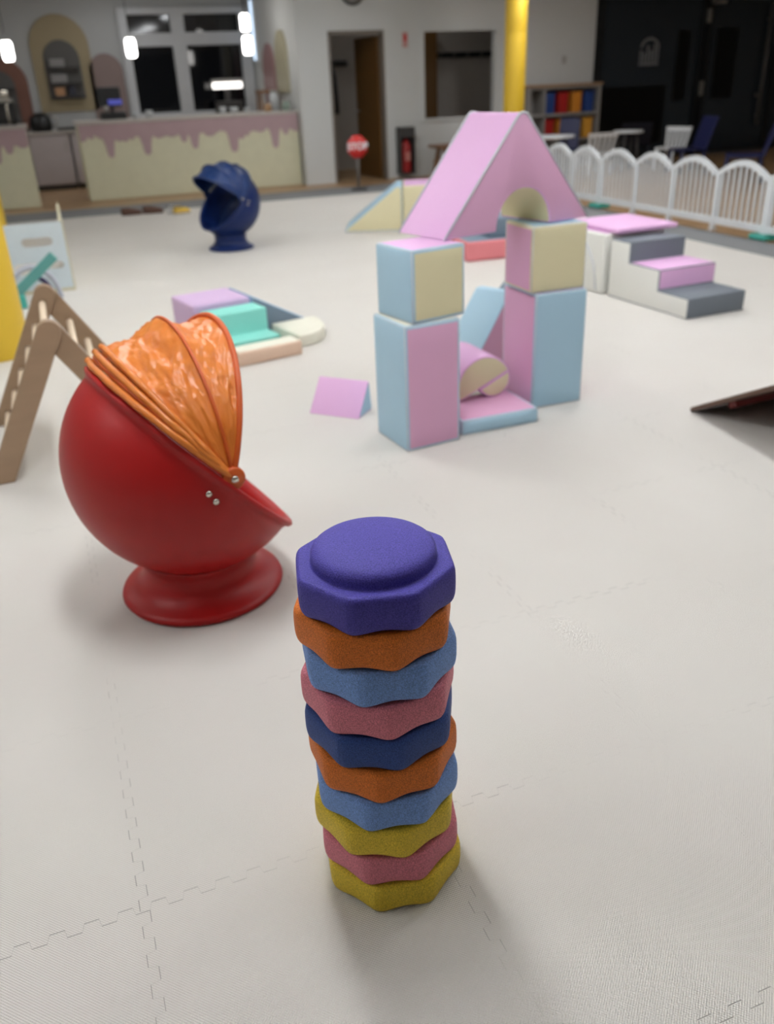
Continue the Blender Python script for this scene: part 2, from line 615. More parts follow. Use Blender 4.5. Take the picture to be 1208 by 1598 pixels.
# faint pale emblem on the glass: a row of uprights under a rounded top
bm = bmesh.new()
for i, (x, z0, z1) in enumerate(((10.36, 1.58, 1.76), (10.43, 1.58, 1.72), (10.50, 1.58, 1.84), (10.57, 1.58, 1.76), (10.64, 1.58, 1.86), (10.71, 1.58, 1.82))):
    box(bm, x - 0.022, x + 0.022, WV + 0.05, WV + 0.059, z0, z1)
box(bm, 10.33, 10.74, WV + 0.05, WV + 0.059, 1.52, 1.57)
pr_ = [(10.54 + 0.2 * cos(a), 1.80 + 0.16 * sin(a)) for a in [pi * k / 10 for k in range(11)]] + [(10.54 + 0.16 * cos(a), 1.80 + 0.12 * sin(a)) for a in [pi - pi * k / 10 for k in range(11)]]
prism(bm, pr_, WV + 0.05, WV + 0.059)
obj('glass_emblem', bm, mat('frosted_emblem', (128, 130, 134), rough=0.6, noise_amt=0), gl)

# ------------------------------------------------------------------ ceiling lights (the room's own lamps and added fill panels)
def led(k):
    return mat('ceiling_panel_light_%d' % int(k * 100), (255, 255, 255), emit=(251, 253, 255), emit_s=LAMP_POWER * k, noise_amt=0)


for u, v, k in LAMPS:
    t = thing('ceiling_light', 'flat white ceiling light panel among room lamps and added fill panels', 'light', (u, v, CEIL), 0, 'ceiling light panels')
    obj('frame', bbox(-0.17, 0.17, -0.62, 0.62, -0.035, 0.0), WHITEP, t)
    bm = bmesh.new(); box(bm, -0.15, 0.15, -0.6, 0.6, -0.045, -0.034)
    obj('diffuser', bm, led(k), t)

# ------------------------------------------------------------------ kitchen counter
def glaze_poly(u0, u1, drips, ztop, base=0.86):
    top, low = [], []
    n = int((u1 - u0) / 0.012)
    for i in range(n + 1):
        u = u0 + (u1 - u0) * i / n
        z = base + 0.035 * sin(u * 9.0) + 0.02 * sin(u * 23 + 1)
        for (c, zb, w) in drips:
            d = abs(u - c)
            if d < w:
                z = min(z, zb + w * (1 - sqrt(max(0, 1 - (d / w) ** 2))))
            elif d < w * 2.3:
                k = (d - w) / (w * 1.3)
                z = min(z, (zb + w) + (base - zb - w) * (1 - (1 - k) ** 3) if k < 1 else z)
        top.append((u, ztop)); low.append((u, z))
    return top, low


def glaze(u0, u1, v, drips, parent, ztop=1.06):
    top, low = glaze_poly(u0, u1, drips, ztop)
    bm = bmesh.new()
    T = [bm.verts.new((a, v - 0.012, b)) for a, b in top]; B_ = [bm.verts.new((a, v - 0.012, b)) for a, b in low]
    for i in range(len(T) - 1):
        bm.faces.new((T[i], T[i + 1], B_[i + 1], B_[i]))
    r = bmesh.ops.extrude_face_region(bm, geom=bm.faces[:])
    for g in r['geom']:
        if isinstance(g, bmesh.types.BMVert):
            g.co.y += 0.014
    return obj('glaze_drip', bm, GLAZE, parent)


c1 = thing('counter', 'long pale green serving counter with pink dripping glaze edge under the window', 'counter', (0, 0, -0.012))
obj('body', bbox(0.67, 4.03, 14.47, 15.05, 0.0, 1.06, w=0.01), CTRG, c1)
obj('worktop', bbox(0.64, 4.045, 14.44, 15.1, 1.06, 1.105, w=0.008), CTOP, c1)
glaze(0.672, 4.03, 14.47, [(1.086, 0.593, .05), (1.33, .80, .05), (1.42, .82, .035), (1.63, .60, .055), (2.0, .83, .04), (2.2, .745, .045), (2.36, .645, .05),
                           (2.566, .81, .04), (2.97, .56, .06), (3.10, .74, .05), (3.19, .78, .045), (3.64, .58, .05), (3.82, .765, .045), (0.71, .83, .07)], c1)
c2 = thing('counter', 'shorter pale green counter with pink glaze edge at the left beside the grey cabinets', 'counter', (0, 0, -0.012))
obj('body', bbox(-2.6, -0.045, 14.25, 14.9, 0.0, 1.06, w=0.01), CTRG, c2)
obj('worktop', bbox(-2.62, -0.02, 14.22, 14.95, 1.06, 1.105, w=0.008), CTOP, c2)
glaze(-2.6, -0.047, 14.25, [(-0.32, .74, .05), (-0.10, .88, .05), (-0.5, .62, .05), (-0.9, .75, .05), (-1.3, .6, .05), (-1.8, .72, .05)], c2)


def cabinet(u0, u1, label):
    t = thing('base_cabinet', label, 'cabinet', ((u0 + u1) / 2, 16.9, -0.012), 0)
    w = (u1 - u0) / 2
    obj('body', bbox(-w, w, -0.27, 0.28, 0.08, 0.88), CAB, t)
    obj('plinth', bbox(-w, w, -0.22, 0.2, 0.0, 0.08), DKGREY, t)
    d = obj('door', bbox(-w + 0.01, w - 0.01, -0.29, -0.271, 0.1, 0.86), CAB, t)
    obj('handle', bbox(w - 0.09, w - 0.07, -0.31, -0.291, 0.6, 0.75), STEEL, d)


cabinet(-0.62, -0.04, 'light grey base cabinet behind the left counter end')
cabinet(-0.04, 0.60, 'light grey base cabinet seen through the gap between the counters')
cabinet(0.63, 1.23, 'light grey base cabinet behind the left end of the long counter')
o = obj('worktop', bbox(-0.7, 1.75, 16.58, 17.19, 0.872, 0.91), CTOP); tag(o, 'light grey back worktop over the base cabinets', 'worktop')


def arch_poly(u0, u1, z0, z1, n=20):
    r = (u1 - u0) / 2
    c = (u0 + u1) / 2
    return [(u0, z0), (u1, z0)] + [(c + r * cos(pi * k / n), z1 - r + r * sin(pi * k / n)) for k in range(n + 1)]


def arch_panel(label, u0, u1, z0, z1, m, niche=None, shelves=()):
    t = thing('wall_arch_decor', label, 'wall decor', (0, 0, 0))
    bm = bmesh.new(); prism(bm, arch_poly(u0, u1, z0, z1), 17.165, 17.2)
    obj('arch', bm, m, t)
    if niche:
        bm = bmesh.new(); prism(bm, arch_poly(*niche), 17.15, 17.166)
        nn = obj('niche', bm, NICHE, t)
        for z in shelves:
            obj('shelf', bbox(niche[0] + 0.02, niche[1] - 0.02, 17.03, 17.15, z, z + 0.035, w=0.003), NICHED, nn)
    return t


arch_panel('tall mustard arch on the kitchen wall framing a shelf niche', 0.27, 1.22, 1.19, 2.66, ARCHY, (0.45, 1.03, 1.38, 2.28), (1.60, 1.84, 1.40))
arch_panel('brown arch on the kitchen wall left of the mustard arch', -0.62, 0.13, 0.95, 2.03, ARCHB, (-0.55, -0.08, 1.0, 1.85), (1.3, 1.55))
arch_panel('mauve arch on the kitchen wall beside the window', 1.15, 1.72, 0.95, 2.06, ARCHM)


def blocky(name, label, cat, dims, loc, m, w=0.01, rotz=0, group=None):
    x, y, z = dims
    o = obj(name, bbox(-x / 2, x / 2, -y / 2, y / 2, 0, z, w=w), m, loc=loc, rotz=rotz)
    return tag(o, label, cat, group)


# things on the niche shelves
blocky('storage_box', 'pale box on the top shelf of the mustard arch niche', 'box', (0.24, 0.08, 0.12), (0.65, 17.09, 1.876), mat('pale_grey_card', (132, 130, 130)))
blocky('storage_box', 'pale box on the middle shelf of the mustard arch niche', 'box', (0.26, 0.08, 0.13), (0.64, 17.09, 1.636), mat('pale_grey_card', (132, 130, 130)))
blocky('storage_box', 'small tan box on the lowest shelf of the mustard arch niche', 'box', (0.16, 0.08, 0.13), (0.62, 17.09, 1.436), mat('tan_card', (170, 128, 92)))
blocky('storage_tin', 'dark tin beside the tan box in the mustard arch niche', 'tin', (0.1, 0.08, 0.14), (0.82, 17.09, 1.436), mat('dark_blue_tin', (48, 48, 64)))

# worktop machines
t = thing('coffee_machine', 'large black coffee machine on the left counter', 'coffee machine', (-0.42, 14.62, 1.093))
obj('body', bbox(-0.42, 0.30, -0.22, 0.24, 0.03, 0.30, w=0.03), BLACKP, t)
obj('top_tray', bbox(-0.40, 0.28, -0.2, 0.22, 0.30, 0.34, w=0.01), STEEL, t)
bm = bmesh.new(); tube(bm, [(0.18, -0.26, 0.02), (0.18, -0.26, 0.24), (0.2, -0.2, 0.3)], 0.016, 8)
obj('steam_wand', bm, CHROME, t)
bm = bmesh.new(); lathe(bm, [(0.0, 0.0), (0.07, 0.0), (0.08, 0.06), (0.075, 0.11), (0, 0.11)], 20, Matrix.Translation((0.16, 0.0, 0.34)))
obj('steel_jug', bm, CHROME, t, smooth=True)
for sx in (-0.36, 0.24):
    obj('foot', bbox(sx - 0.03, sx + 0.03, -0.16, 0.18, 0, 0.03), BLACKP, t)
t = thing('kettle', 'round black kettle on the cabinet worktop in the counter gap', 'kettle', (0.20, 16.8, 0.91))
bm = bmesh.new(); lathe(bm, [(0.0, 0.0), (0.16, 0.0), (0.19, 0.08), (0.16, 0.22), (0.08, 0.28), (0, 0.29)], 24)
obj('body', bm, BLACKP, t, smooth=True)
bm = bmesh.new(); tube(bm, [(0.15, -0.05, 0.07), (0.26, -0.06, 0.1), (0.27, -0.06, 0.2), (0.14, -0.04, 0.24)], 0.02, 8)
obj('handle', bm, STEEL, t, smooth=True)
blocky('cutting_board', 'dark tray lying on the cabinet worktop right of the kettle', 'tray', (0.34, 0.3, 0.05), (0.62, 16.82, 0.91), DKGREY)
t = thing('cash_register', 'black till with a blue lit screen on the long counter', 'till', (1.22, 14.82, 1.093), 0)
obj('base', bbox(-0.17, 0.2, -0.16, 0.18, 0, 0.10, w=0.012), BLACKP, t)
bm = bmesh.new(); tube(bm, [(0.02, 0.06, 0.09), (0.02, 0.06, 0.25)], 0.03, 10)
obj('stand', bm, DKGREY, t)
s = obj('monitor', bbox(-0.17, 0.17, 0.03, 0.08, 0.17, 0.44, w=0.01), BLACKP, t)
obj('screen', bbox(-0.03, 0.17, -0.05, -0.03, 0.20, 0.27, w=0.002), SCREEN, t)
obj('screen_arm', bbox(0.05, 0.09, -0.03, 0.035, 0.2, 0.26, w=0.002), BLACKP, t)
bm = bmesh.new(); lathe(bm, [(0, 0), (0.03, 0), (0.035, 0.09), (0, 0.09)], 14, Matrix.Translation((-0.08, -0.1, 0.1)))
obj('card_reader', bm, STEEL, t)


def glass(label, u, v, z, h, r, m=GLASSW, group='glasses on the counter', name='drinking_glass', cat='glass'):
    bm = bmesh.new()
    lathe(bm, [(0, 0), (r * 0.8, 0), (r, h), (r * 0.86, h), (r * 0.7, h * 0.08), (0, h * 0.08)], 16)
    o = obj(name, bm, m, loc=(u, v, z), smooth=True)
    return tag(o, label, cat, group)


glass('short pale tumbler on the long counter nearest the till', 1.56, 14.7, 1.093, 0.09, 0.055)
glass('short pale tumbler right of the first one on the long counter', 1.76, 14.72, 1.093, 0.10, 0.06)
glass('pale cup on the counter below the lit bar lamp', 2.9, 14.72, 1.093, 0.10, 0.055)
glass('wide pale cup on the counter just right of the cup under the bar lamp', 3.08, 14.74, 1.093, 0.085, 0.07)
glass('white mug on the right half of the long counter', 3.30, 14.78, 1.093, 0.07, 0.05)


def jar(label, u, v, h, r, m, lidm):
    t = thing('storage_jar', label, 'jar', (u, v, 1.093), 0, 'jars at the right end of the counter')
    bm = bmesh.new(); lathe(bm, [(0, 0), (r, 0), (r, h * 0.75), (r * 0.7, h * 0.88), (r * 0.7, h * .9), (0, h * .9)], 18)
    obj('body', bm, m, t, smooth=True)
    bm = bmesh.new(); lathe(bm, [(0, h * .9), (r * .78, h * .9), (r * .78, h), (0, h)], 18)
    obj('lid', bm, lidm, t)


jar('low amber jar near the right end of the counter', 3.62, 14.7, 0.13, 0.06, mat('amber_jar', (176, 140, 104)), STEEL)
jar('tall clear jar at the right end of the counter', 3.76, 14.82, 0.30, 0.075, GLASSW, STEEL)
jar('small greenish jar last on the counter by the wall', 3.92, 14.68, 0.15, 0.06, mat('green_glass_jar', (150, 168, 156), rough=.2), STEEL)

# wooden stool shelf behind the counter end and the coloured boards on the side wall
t = thing('high_stool', 'dark wooden high stool standing behind the right counter end', 'stool', (3.80, 15.45, -0.012))
obj('seat', bbox(-0.15, 0.15, -0.15, 0.15, 1.36, 1.41), WOODD, t)
for sx in (-1, 1):
    for sy in (-1, 1):
        bm = bmesh.new(); tube(bm, [(sx * 0.17, sy * 0.17, 0.0), (sx * 0.12, sy * 0.12, 1.37)], 0.02, 8)
        obj('leg', bm, WOODD, t)


def side_arch(label, v0, v1, z0, z1, m):
    bm = bmesh.new()
    M = Matrix(((0, 1, 0, 0), (1, 0, 0, 0), (0, 0, 1, 0), (0, 0, 0, 1)))
    prism(bm, arch_poly(v0, v1, z0, z1), 4.015, 4.049, M=M)
    return tag(obj('wall_arch_decor', bm, m), label, 'wall decor')


side_arch('pale mustard arch board on the side wall at the counter end', 14.80, 15.50, 1.35, 2.25, mat('pale_mustard_arch', (172, 166, 140)))
side_arch('pink arch board on the side wall behind the high stool', 15.65, 16.4, 1.0, 2.1, mat('pink_arch', (160, 124, 124)))
t = thing('light_strip', 'tall cool white light strip upright in the corner right of the window', 'light', (4.0, 16.75, 1.85))
obj('housing', bbox(-0.01, 0.045, -0.05, 0.05, 0.0, 0.95, w=0.004), WHITEP, t)
obj('tube', bbox(-0.035, -0.011, -0.035, 0.035, 0.02, 0.93, w=0.006), STRIPL, t)


def pendant(label, u, v, z, h=0.25, r=0.072):
    t = thing('pendant_lamp', label, 'lamp', (u, v, z), 0, 'pendant lamps over the counter')
    bm = bmesh.new(); lathe(bm, [(0, -h / 2), (r * .75, -h / 2), (r, -h * .35), (r, h * .35), (r * .75, h / 2), (0, h / 2)], 20)
    obj('lamp_shade', bm, LAMPW, t, smooth=True)
    bm = bmesh.new(); tube(bm, [(0, 0, h / 2), (0, 0, CEIL - z)], 0.006, 6)
    obj('cable', bm, BLACKP, t)


pendant('lit white pendant lamp hanging above the left counter', -0.07, 14.5, 2.03)
pendant('lit white pendant lamp hanging before the left window edge', 1.62, 14.55, 2.03)
pendant('lower lit white pendant lamp at the right window edge', 3.36, 14.55, 2.02)
pendant('higher lit white pendant lamp at the right window edge', 3.50, 15.2, 2.36, 0.24, 0.068)
t = thing('bar_lamp', 'glowing horizontal bar lamp on a stand in front of the right window', 'lamp', (3.45, 16.85, 1.0))
bm = bmesh.new(); tube(bm, [(-0.26, 0, 0.49), (0.26, 0, 0.49)], 0.05, 12)
obj('tube', bm, BARL, t)
obj('hood', bbox(-0.28, 0.28, -0.05, 0.08, 0.545, 0.60, w=0.01), STEEL, t)
obj('stand', bbox(-0.05, 0.05, 0.03, 0.08, -0.01, 0.55, w=0.01), DKGREY, t)
obj('base', bbox(-0.24, 0.24, -0.1, 0.1, -0.01, 0.24, w=0.02), DKGREY, t)

# ------------------------------------------------------------------ door room, wall pieces
leaf = thing('door_leaf', 'open brown door swung into the room behind the doorway', 'door', (5.42, WV + 0.14, 0), radians(-84.5))
obj('panel', bbox(-0.86, 0.0, -0.02, 0.02, 0.0, 2.10, w=0.003), DOORB, leaf)
bm = bmesh.new(); tube(bm, [(-0.78, -0.02, 1.02), (-0.78, -0.06, 1.02), (-0.66, -0.06, 1.02)], 0.011, 8)
obj('handle', bm, STEEL, leaf)
bm = bmesh.new()
for x0, x1, z0, z1 in ((4.545, 4.585, 0, 2.142), (5.43, 5.47, 0, 2.142), (4.545, 5.47, 2.13, 2.17)):
    box(bm, x0, x1, WV - 0.012, WV + 0.14, z0 - 0.012, z1)
struct('trim_1', bm, mat('door_frame_grey', (120, 112, 104)))
blocky('cupboard', 'tall brown cupboard seen at the left of the inner window', 'cupboard', (0.62, 0.4, 2.35), (6.86, 16.19, -0.012), DOORB)


def coat_rack(label, u0, u1, z):
    t = thing('coat_rack', label, 'coat rack', ((u0 + u1) / 2, 16.38, z))
    w = (u1 - u0) / 2
    obj('rail', bbox(-w, w, -0.03, 0.02, 0, 0.09), BLACKP, t)
    for k in range(5):
        x = -w + 2 * w * (k + 0.5) / 5
        bm = bmesh.new(); tube(bm, [(x, -0.03, 0.03), (x, -0.09, 0.03), (x, -0.09, 0.07)], 0.008, 6)
        obj('hook', bm, STEEL, t)


coat_rack('black coat rail on the back wall seen through the inner window', 7.22, 8.65, 1.79)
coat_rack('short black coat rail on the back wall seen through the doorway', 5.18, 5.56, 1.72)
t = thing('coat', 'dark coat hanging on the rail at the left of the doorway', 'coat', (5.24, 16.28, 0.95))
bm = bmesh.new(); lathe(bm, [(0, 0), (0.1, 0.0), (0.09, 0.3), (0.075, 0.6), (0.03, 0.76), (0, 0.78)], 14, Matrix.Diagonal((1, .5, 1, 1)))
obj('body', bm, mat('dark_coat', (34, 34, 40)), t, smooth=True)

t = thing('fire_extinguisher', 'red fire extinguisher in a dark wall case between door and inner window', 'fire extinguisher', (5.76, WV, 0))
bm = bmesh.new()
for a in ((-0.13, 0.13, -0.02, 0.0, 0.06, 0.77), (-0.13, -0.115, -0.19, -0.02, 0.06, 0.77), (0.115, 0.13, -0.19, -0.02, 0.06, 0.77), (-0.13, 0.13, -0.19, -0.02, 0.755, 0.77), (-0.13, 0.13, -0.19, -0.02, 0.06, 0.075), (-0.115, 0.115, -0.19, -0.18, 0.62, 0.755)):
    box(bm, *a)
obj('case', bm, DKGREY, t)
bm = bmesh.new(); lathe(bm, [(0, 0.08), (0.078, 0.08), (0.08, 0.1), (0.08, 0.48), (0.05, 0.55), (0.025, 0.57), (0.025, 0.6), (0, 0.6)], 20, Matrix.Translation((0, -0.1, 0)))
obj('cylinder', bm, EXTRED, t, smooth=True)
obj('label_band', bbox(-0.05, 0.05, -0.185, -0.175, 0.26, 0.40), mat('pale_label', (190, 120, 112)), t)
bm = bmesh.new(); tube(bm, [(0.0, -0.1, 0.58), (0.06, -0.12, 0.55), (0.085, -0.14, 0.4), (0.085, -0.14, 0.2)], 0.01, 8)
obj('hose', bm, BLACKP, t)
t = thing('fire_sign', 'small red and white sign high on the wall above the extinguisher', 'sign', (5.83, WV, 1.92))
obj('plate', bbox(-0.045, 0.045, -0.01, 0, 0, 0.21, w=0.002), mat('sign_pale_red', (196, 146, 142)), t)
obj('symbol', bbox(-0.025, 0.025, -0.013, -0.01, 0.09, 0.18, w=0.001), REDS, t)
t = thing('wall_clock', 'round wall clock above the doorway cut by the top of the photo', 'clock', (4.98, WV, 2.69))
Mx = Matrix.Rotation(pi / 2, 4, 'X')
bm = bmesh.new(); lathe(bm, [(0.0, 0.0), (0.19, 0.0), (0.19, 0.04), (0.165, 0.045), (0.16, 0.03), (0, 0.03)], 32, Mx)
obj('rim', bm, DKGREY, t, smooth=False)
bm = bmesh.new(); lathe(bm, [(0, 0.031), (0.158, 0.031), (0.158, 0.034), (0, 0.034)], 32, Mx)
fc = obj('dial', bm, mat('dial_grey', (150, 146, 142)), t)
obj('hand', bbox(-0.006, 0.006, -0.042, -0.036, 0, 0.12, w=0), BLACKP, t)
obj('hand', bbox(0.0, 0.08, -0.042, -0.036, -0.006, 0.006, w=0), BLACKP, t)
o = obj('light_switch', bbox(8.72, 8.80, WV - 0.012, WV, 1.60, 1.72), mat('switch_grey', (170, 168, 166))); tag(o, 'small grey switch on the wall above the coloured bins', 'switch')

# ------------------------------------------------------------------ stop sign
t = thing('stop_sign', 'small red toy stop sign on a grey pole at the mat edge', 'sign', (4.52, 13.03, -0.006), radians(0))
bm = bmesh.new(); lathe(bm, [(0, -0.012), (0.165, -0.012), (0.17, 0), (0.165, 0.012), (0, 0.012)], 8, Matrix.Translation((0, 0, 0.605)) @ Matrix.Rotation(pi / 2, 4, 'X') @ Matrix.Rotation(pi / 8, 4, 'Z'))
obj('plate', bm, REDS, t)
fcu = bpy.data.curves.new('lettering', 'FONT'); fcu.body = 'STOP'; fcu.size = 0.135; fcu.align_x = 'CENTER'; fcu.align_y = 'CENTER'; fcu.extrude = 0.002; fcu.offset = 0.0035
tmp = bpy.data.objects.new('lettering_curve', fcu); lme = bpy.data.meshes.new_from_object(tmp); bpy.data.objects.remove(tmp)
fo = bpy.data.objects.new('lettering', lme); COL.objects.link(fo); fo.parent = t; fo.rotation_euler = (pi / 2, 0, 0); fo.location = (0, -0.0145, 0.605)
lme.materials.clear(); lme.materials.append(WHITEP)
bm = bmesh.new(); tube(bm, [(0, 0.02, 0.02), (0, 0.02, 0.72)], 0.02, 10)
obj('pole', bm, mat('pole_grey', (120, 116, 112), rough=.5), t)
bm = bmesh.new(); lathe(bm, [(0, 0), (0.13, 0), (0.13, 0.02), (0.03, 0.04), (0, 0.04)], 24)
obj('base', bm, DKGREY, t)


# ------------------------------------------------------------------ yellow poles
def pole(label, u, v, r):
    t = thing('padded_pole', label, 'pole', (u, v, -0.012))
    prof = [(0, 0.0), (r * .97, 0.0), (r, 0.02)]
    for z in (1.0, 2.0):
        prof += [(r, z - 0.01), (r * .985, z), (r, z + 0.01)]
    prof += [(r, CEIL + 0.01), (0, CEIL + 0.01)]
    bm = bmesh.new(); lathe(bm, prof, 40)
    obj('padding', bm, YEL, t, smooth=True)


pole('yellow padded pole rising behind the pink arch of the foam castle', 6.58, 12.0, 0.15)
pole('near yellow padded pole cut by the left photo edge behind the climbing triangle', -0.475, 5.88, 0.21)
pole('far yellow pole at the left photo edge behind the white play panel', -0.69, 11.0, 0.24)


# ------------------------------------------------------------------ shelf with bins, children's tables and chairs
t = thing('bin_shelf', 'low grey shelf unit with tan top against the wall right of the yellow pole', 'shelf', (7.88, 13.85, -0.012))
SG = mat('shelf_grey', (150, 146, 142))
bm = bmesh.new()
for a in ((0, 0.03, 0, 0.39, 0, 1.27), (1.37, 1.40, 0, 0.39, 0, 1.27), (0.03, 1.37, 0.37, 0.39, 0, 1.27), (0.03, 1.37, 0, 0.37, 0.0, 0.05), (0.03, 1.37, 0, 0.37, 0.42, 0.45), (0.03, 1.37, 0, 0.37, 0.82, 0.86), (0.03, 1.37, 0, 0.37, 1.24, 1.27), (0.30, 0.32, 0, 0.37, 0.05, 1.24)):
    box(bm, *a)
obj('carcass', bm, SG, t)
obj('top_board', bbox(-0.02, 1.42, -0.02, 0.39, 1.27, 1.31), mat('tan_board', (158, 128, 100)), t)


def bin_(label, x, z, m, h=0.31):
    b = thing('storage_bin', label, 'bin', (7.88 + x, 13.88, z - 0.012), 0, 'coloured bins on the low shelf')
    bm = bmesh.new()
    prism(bm, [(-0.078, 0), (0.078, 0), (0.088, h), (-0.088, h)], 0.0, 0.30)
    bevel(bm, 0.01)
    obj('tub', bm, m, b)
    obj('lip', bbox(-0.092, 0.092, -0.015, 0.31, h, h + 0.015), m, b)


bin_('blue storage bin first from the left in the top row of the shelf', 0.43, 0.86, BINB)
bin_('red storage bin in the top row of the shelf', 0.69, 0.86, BINR)
bin_('orange storage bin in the top row of the shelf', 0.955, 0.86, BINO)
bin_('blue storage bin at the right end of the top row', 1.20, 0.86, BINB)
bin_('red storage bin first from the left in the second row', 0.43, 0.45, BINR)
bin_('orange storage bin under the red one of the top row', 0.69, 0.45, BINO)
bin_('blue storage bin in the second row under the orange bin', 0.955, 0.45, BINB)
bin_('amber yellow storage bin at the right end of the second row', 1.20, 0.45, BINY)


def kid_chair(label, u, v, rz, seat_h, top, m, w=0.36, slats=True, group='childrens chairs behind the fence'):
    t = thing('kids_chair', label, 'chair', (u, v, -0.012), rz, group)
    h = w / 2
    obj('seat', bbox(-h, h, -h, h, seat_h - 0.03, seat_h, w=0.01), m, t)
    for sx in (-1, 1):
        for sy in (-1, 1):
            bm = bmesh.new(); tube(bm, [(sx * h * 1.02, sy * h * 1.02, 0.0), (sx * h * .85, sy * h * .85, seat_h - 0.02)], 0.02, 8)
            obj('leg', bm, m, t)
    bm = bmesh.new()
    lean = 0.07
    if slats:
        for k in range(6):
            x = -h + w * k / 5
            box(bm, x * 1.0 - 0.016, x + 0.016, h - 0.02, h, seat_h - 0.02, top - 0.05)
        box(bm, -h * 1.1, h * 1.1, h - 0.028, h + 0.008, top - 0.06, top)
        for v_ in bm.verts:
            v_.co.y += lean * (v_.co.z - seat_h) / (top - seat_h)
            v_.co.x *= 1 + 0.22 * (v_.co.z - seat_h) / (top - seat_h)
    else:
        n = 10
        for i in range(n):
            z0 = seat_h + (top - seat_h) * i / n; z1 = seat_h + (top - seat_h) * (i + 1) / n
        prism(bm, [(h - 0.03, seat_h - 0.03), (h, seat_h - 0.03), (h + 0.10, top * .8), (h + 0.16, top), (h + 0.12, top), (h + 0.06, top * .8)], -h, h, M=Matrix.Rotation(pi / 2, 4, 'Z'))
        bevel(bm, 0.01)
    obj('backrest', bm, m, t)
    return t


kid_chair('white slatted childrens chair in front of the right end of the bin shelf', 8.34, 12.55, radians(180), 0.32, 0.62, WHITEP, 0.40)
kid_chair('white childrens chair turned sideways before the dark glass', 9.62, 12.3, radians(-70), 0.34, 0.63, WHITEP, 0.34)
kid_chair('blue chair leaning back before the dark glass near the door hinges', 9.50, 11.72, radians(-100), 0.36, 0.80, NAVYP, 0.42, False)
kid_chair('blue chair standing against the coloured bins', 8.28, 13.25, radians(-40), 0.34, 0.80, NAVYP, 0.34, False)
kid_chair('large blue chair at the right photo edge behind the fence', 9.35, 10.3, radians(-130), 0.36, 0.80, NAVYP, 0.5, False)
kid_chair('dark navy chair at the white table in front of the black glass', 9.75, 13.45, radians(150), 0.36, 0.68, mat('dark_navy_plastic', (14, 18, 34)), 0.5, False)


def kid_table(label, u, v, r, h):
    t = thing('kids_table', label, 'table', (u, v, -0.012), 0, 'low white tables behind the fence')
    bm = bmesh.new(); lathe(bm, [(0, h - 0.035), (r, h - 0.035), (r, h), (0, h)], 32)
    obj('tabletop', bm, WHITEP, t)
    for a in range(4):
        c, s = cos(a * pi / 2 + .6), sin(a * pi / 2 + .6)
        bm = bmesh.new(); tube(bm, [(c * r * .8, s * r * .8, 0), (c * r * .6, s * r * .6, h - 0.03)], 0.022, 8)
        obj('leg', bm, DKGREY, t)


kid_table('low white round table left of the white slatted chair', 7.72, 12.75, 0.33, 0.60)
kid_table('low white round table before the black glass', 9.12, 12.75, 0.24, 0.60)

# wooden picnic bench by the wall
t = thing('picnic_table', 'brown wooden childrens picnic table against the wall under the inner window', 'table', (6.42, 13.72, -0.012))
obj('tabletop', bbox(-0.32, 0.5, -0.2, 0.3, 0.46, 0.50), WOODD, t)
obj('bench', bbox(-0.50, 0.5, -0.55, -0.33, 0.27, 0.305), WOODD, t)
for x in (-0.2, 0.4):
    bm = bmesh.new(); prism(bm, [(-0.5, 0.0), (-0.42, 0.0), (-0.02, 0.46), (-0.10, 0.46)], x - 0.02, x + 0.02, M=Matrix.Rotation(pi / 2, 4, 'Z') @ Matrix.Scale(-1, 4, (0, 1, 0)))
    bmesh.ops.reverse_faces(bm, faces=bm.faces)
    obj('leg', bm, WOODD, t)
    bm = bmesh.new(); prism(bm, [(0.28, 0.0), (0.36, 0.0), (0.16, 0.46), (0.08, 0.46)], x - 0.02, x + 0.02, M=Matrix.Rotation(pi / 2, 4, 'Z') @ Matrix.Scale(-1, 4, (0, 1, 0)))
    bmesh.ops.reverse_faces(bm, faces=bm.faces)
    obj('leg', bm, WOODD, t)
    obj('brace', bbox(x - 0.015, x + 0.015, -0.5, 0.2, 0.235, 0.27), WOODD, t)


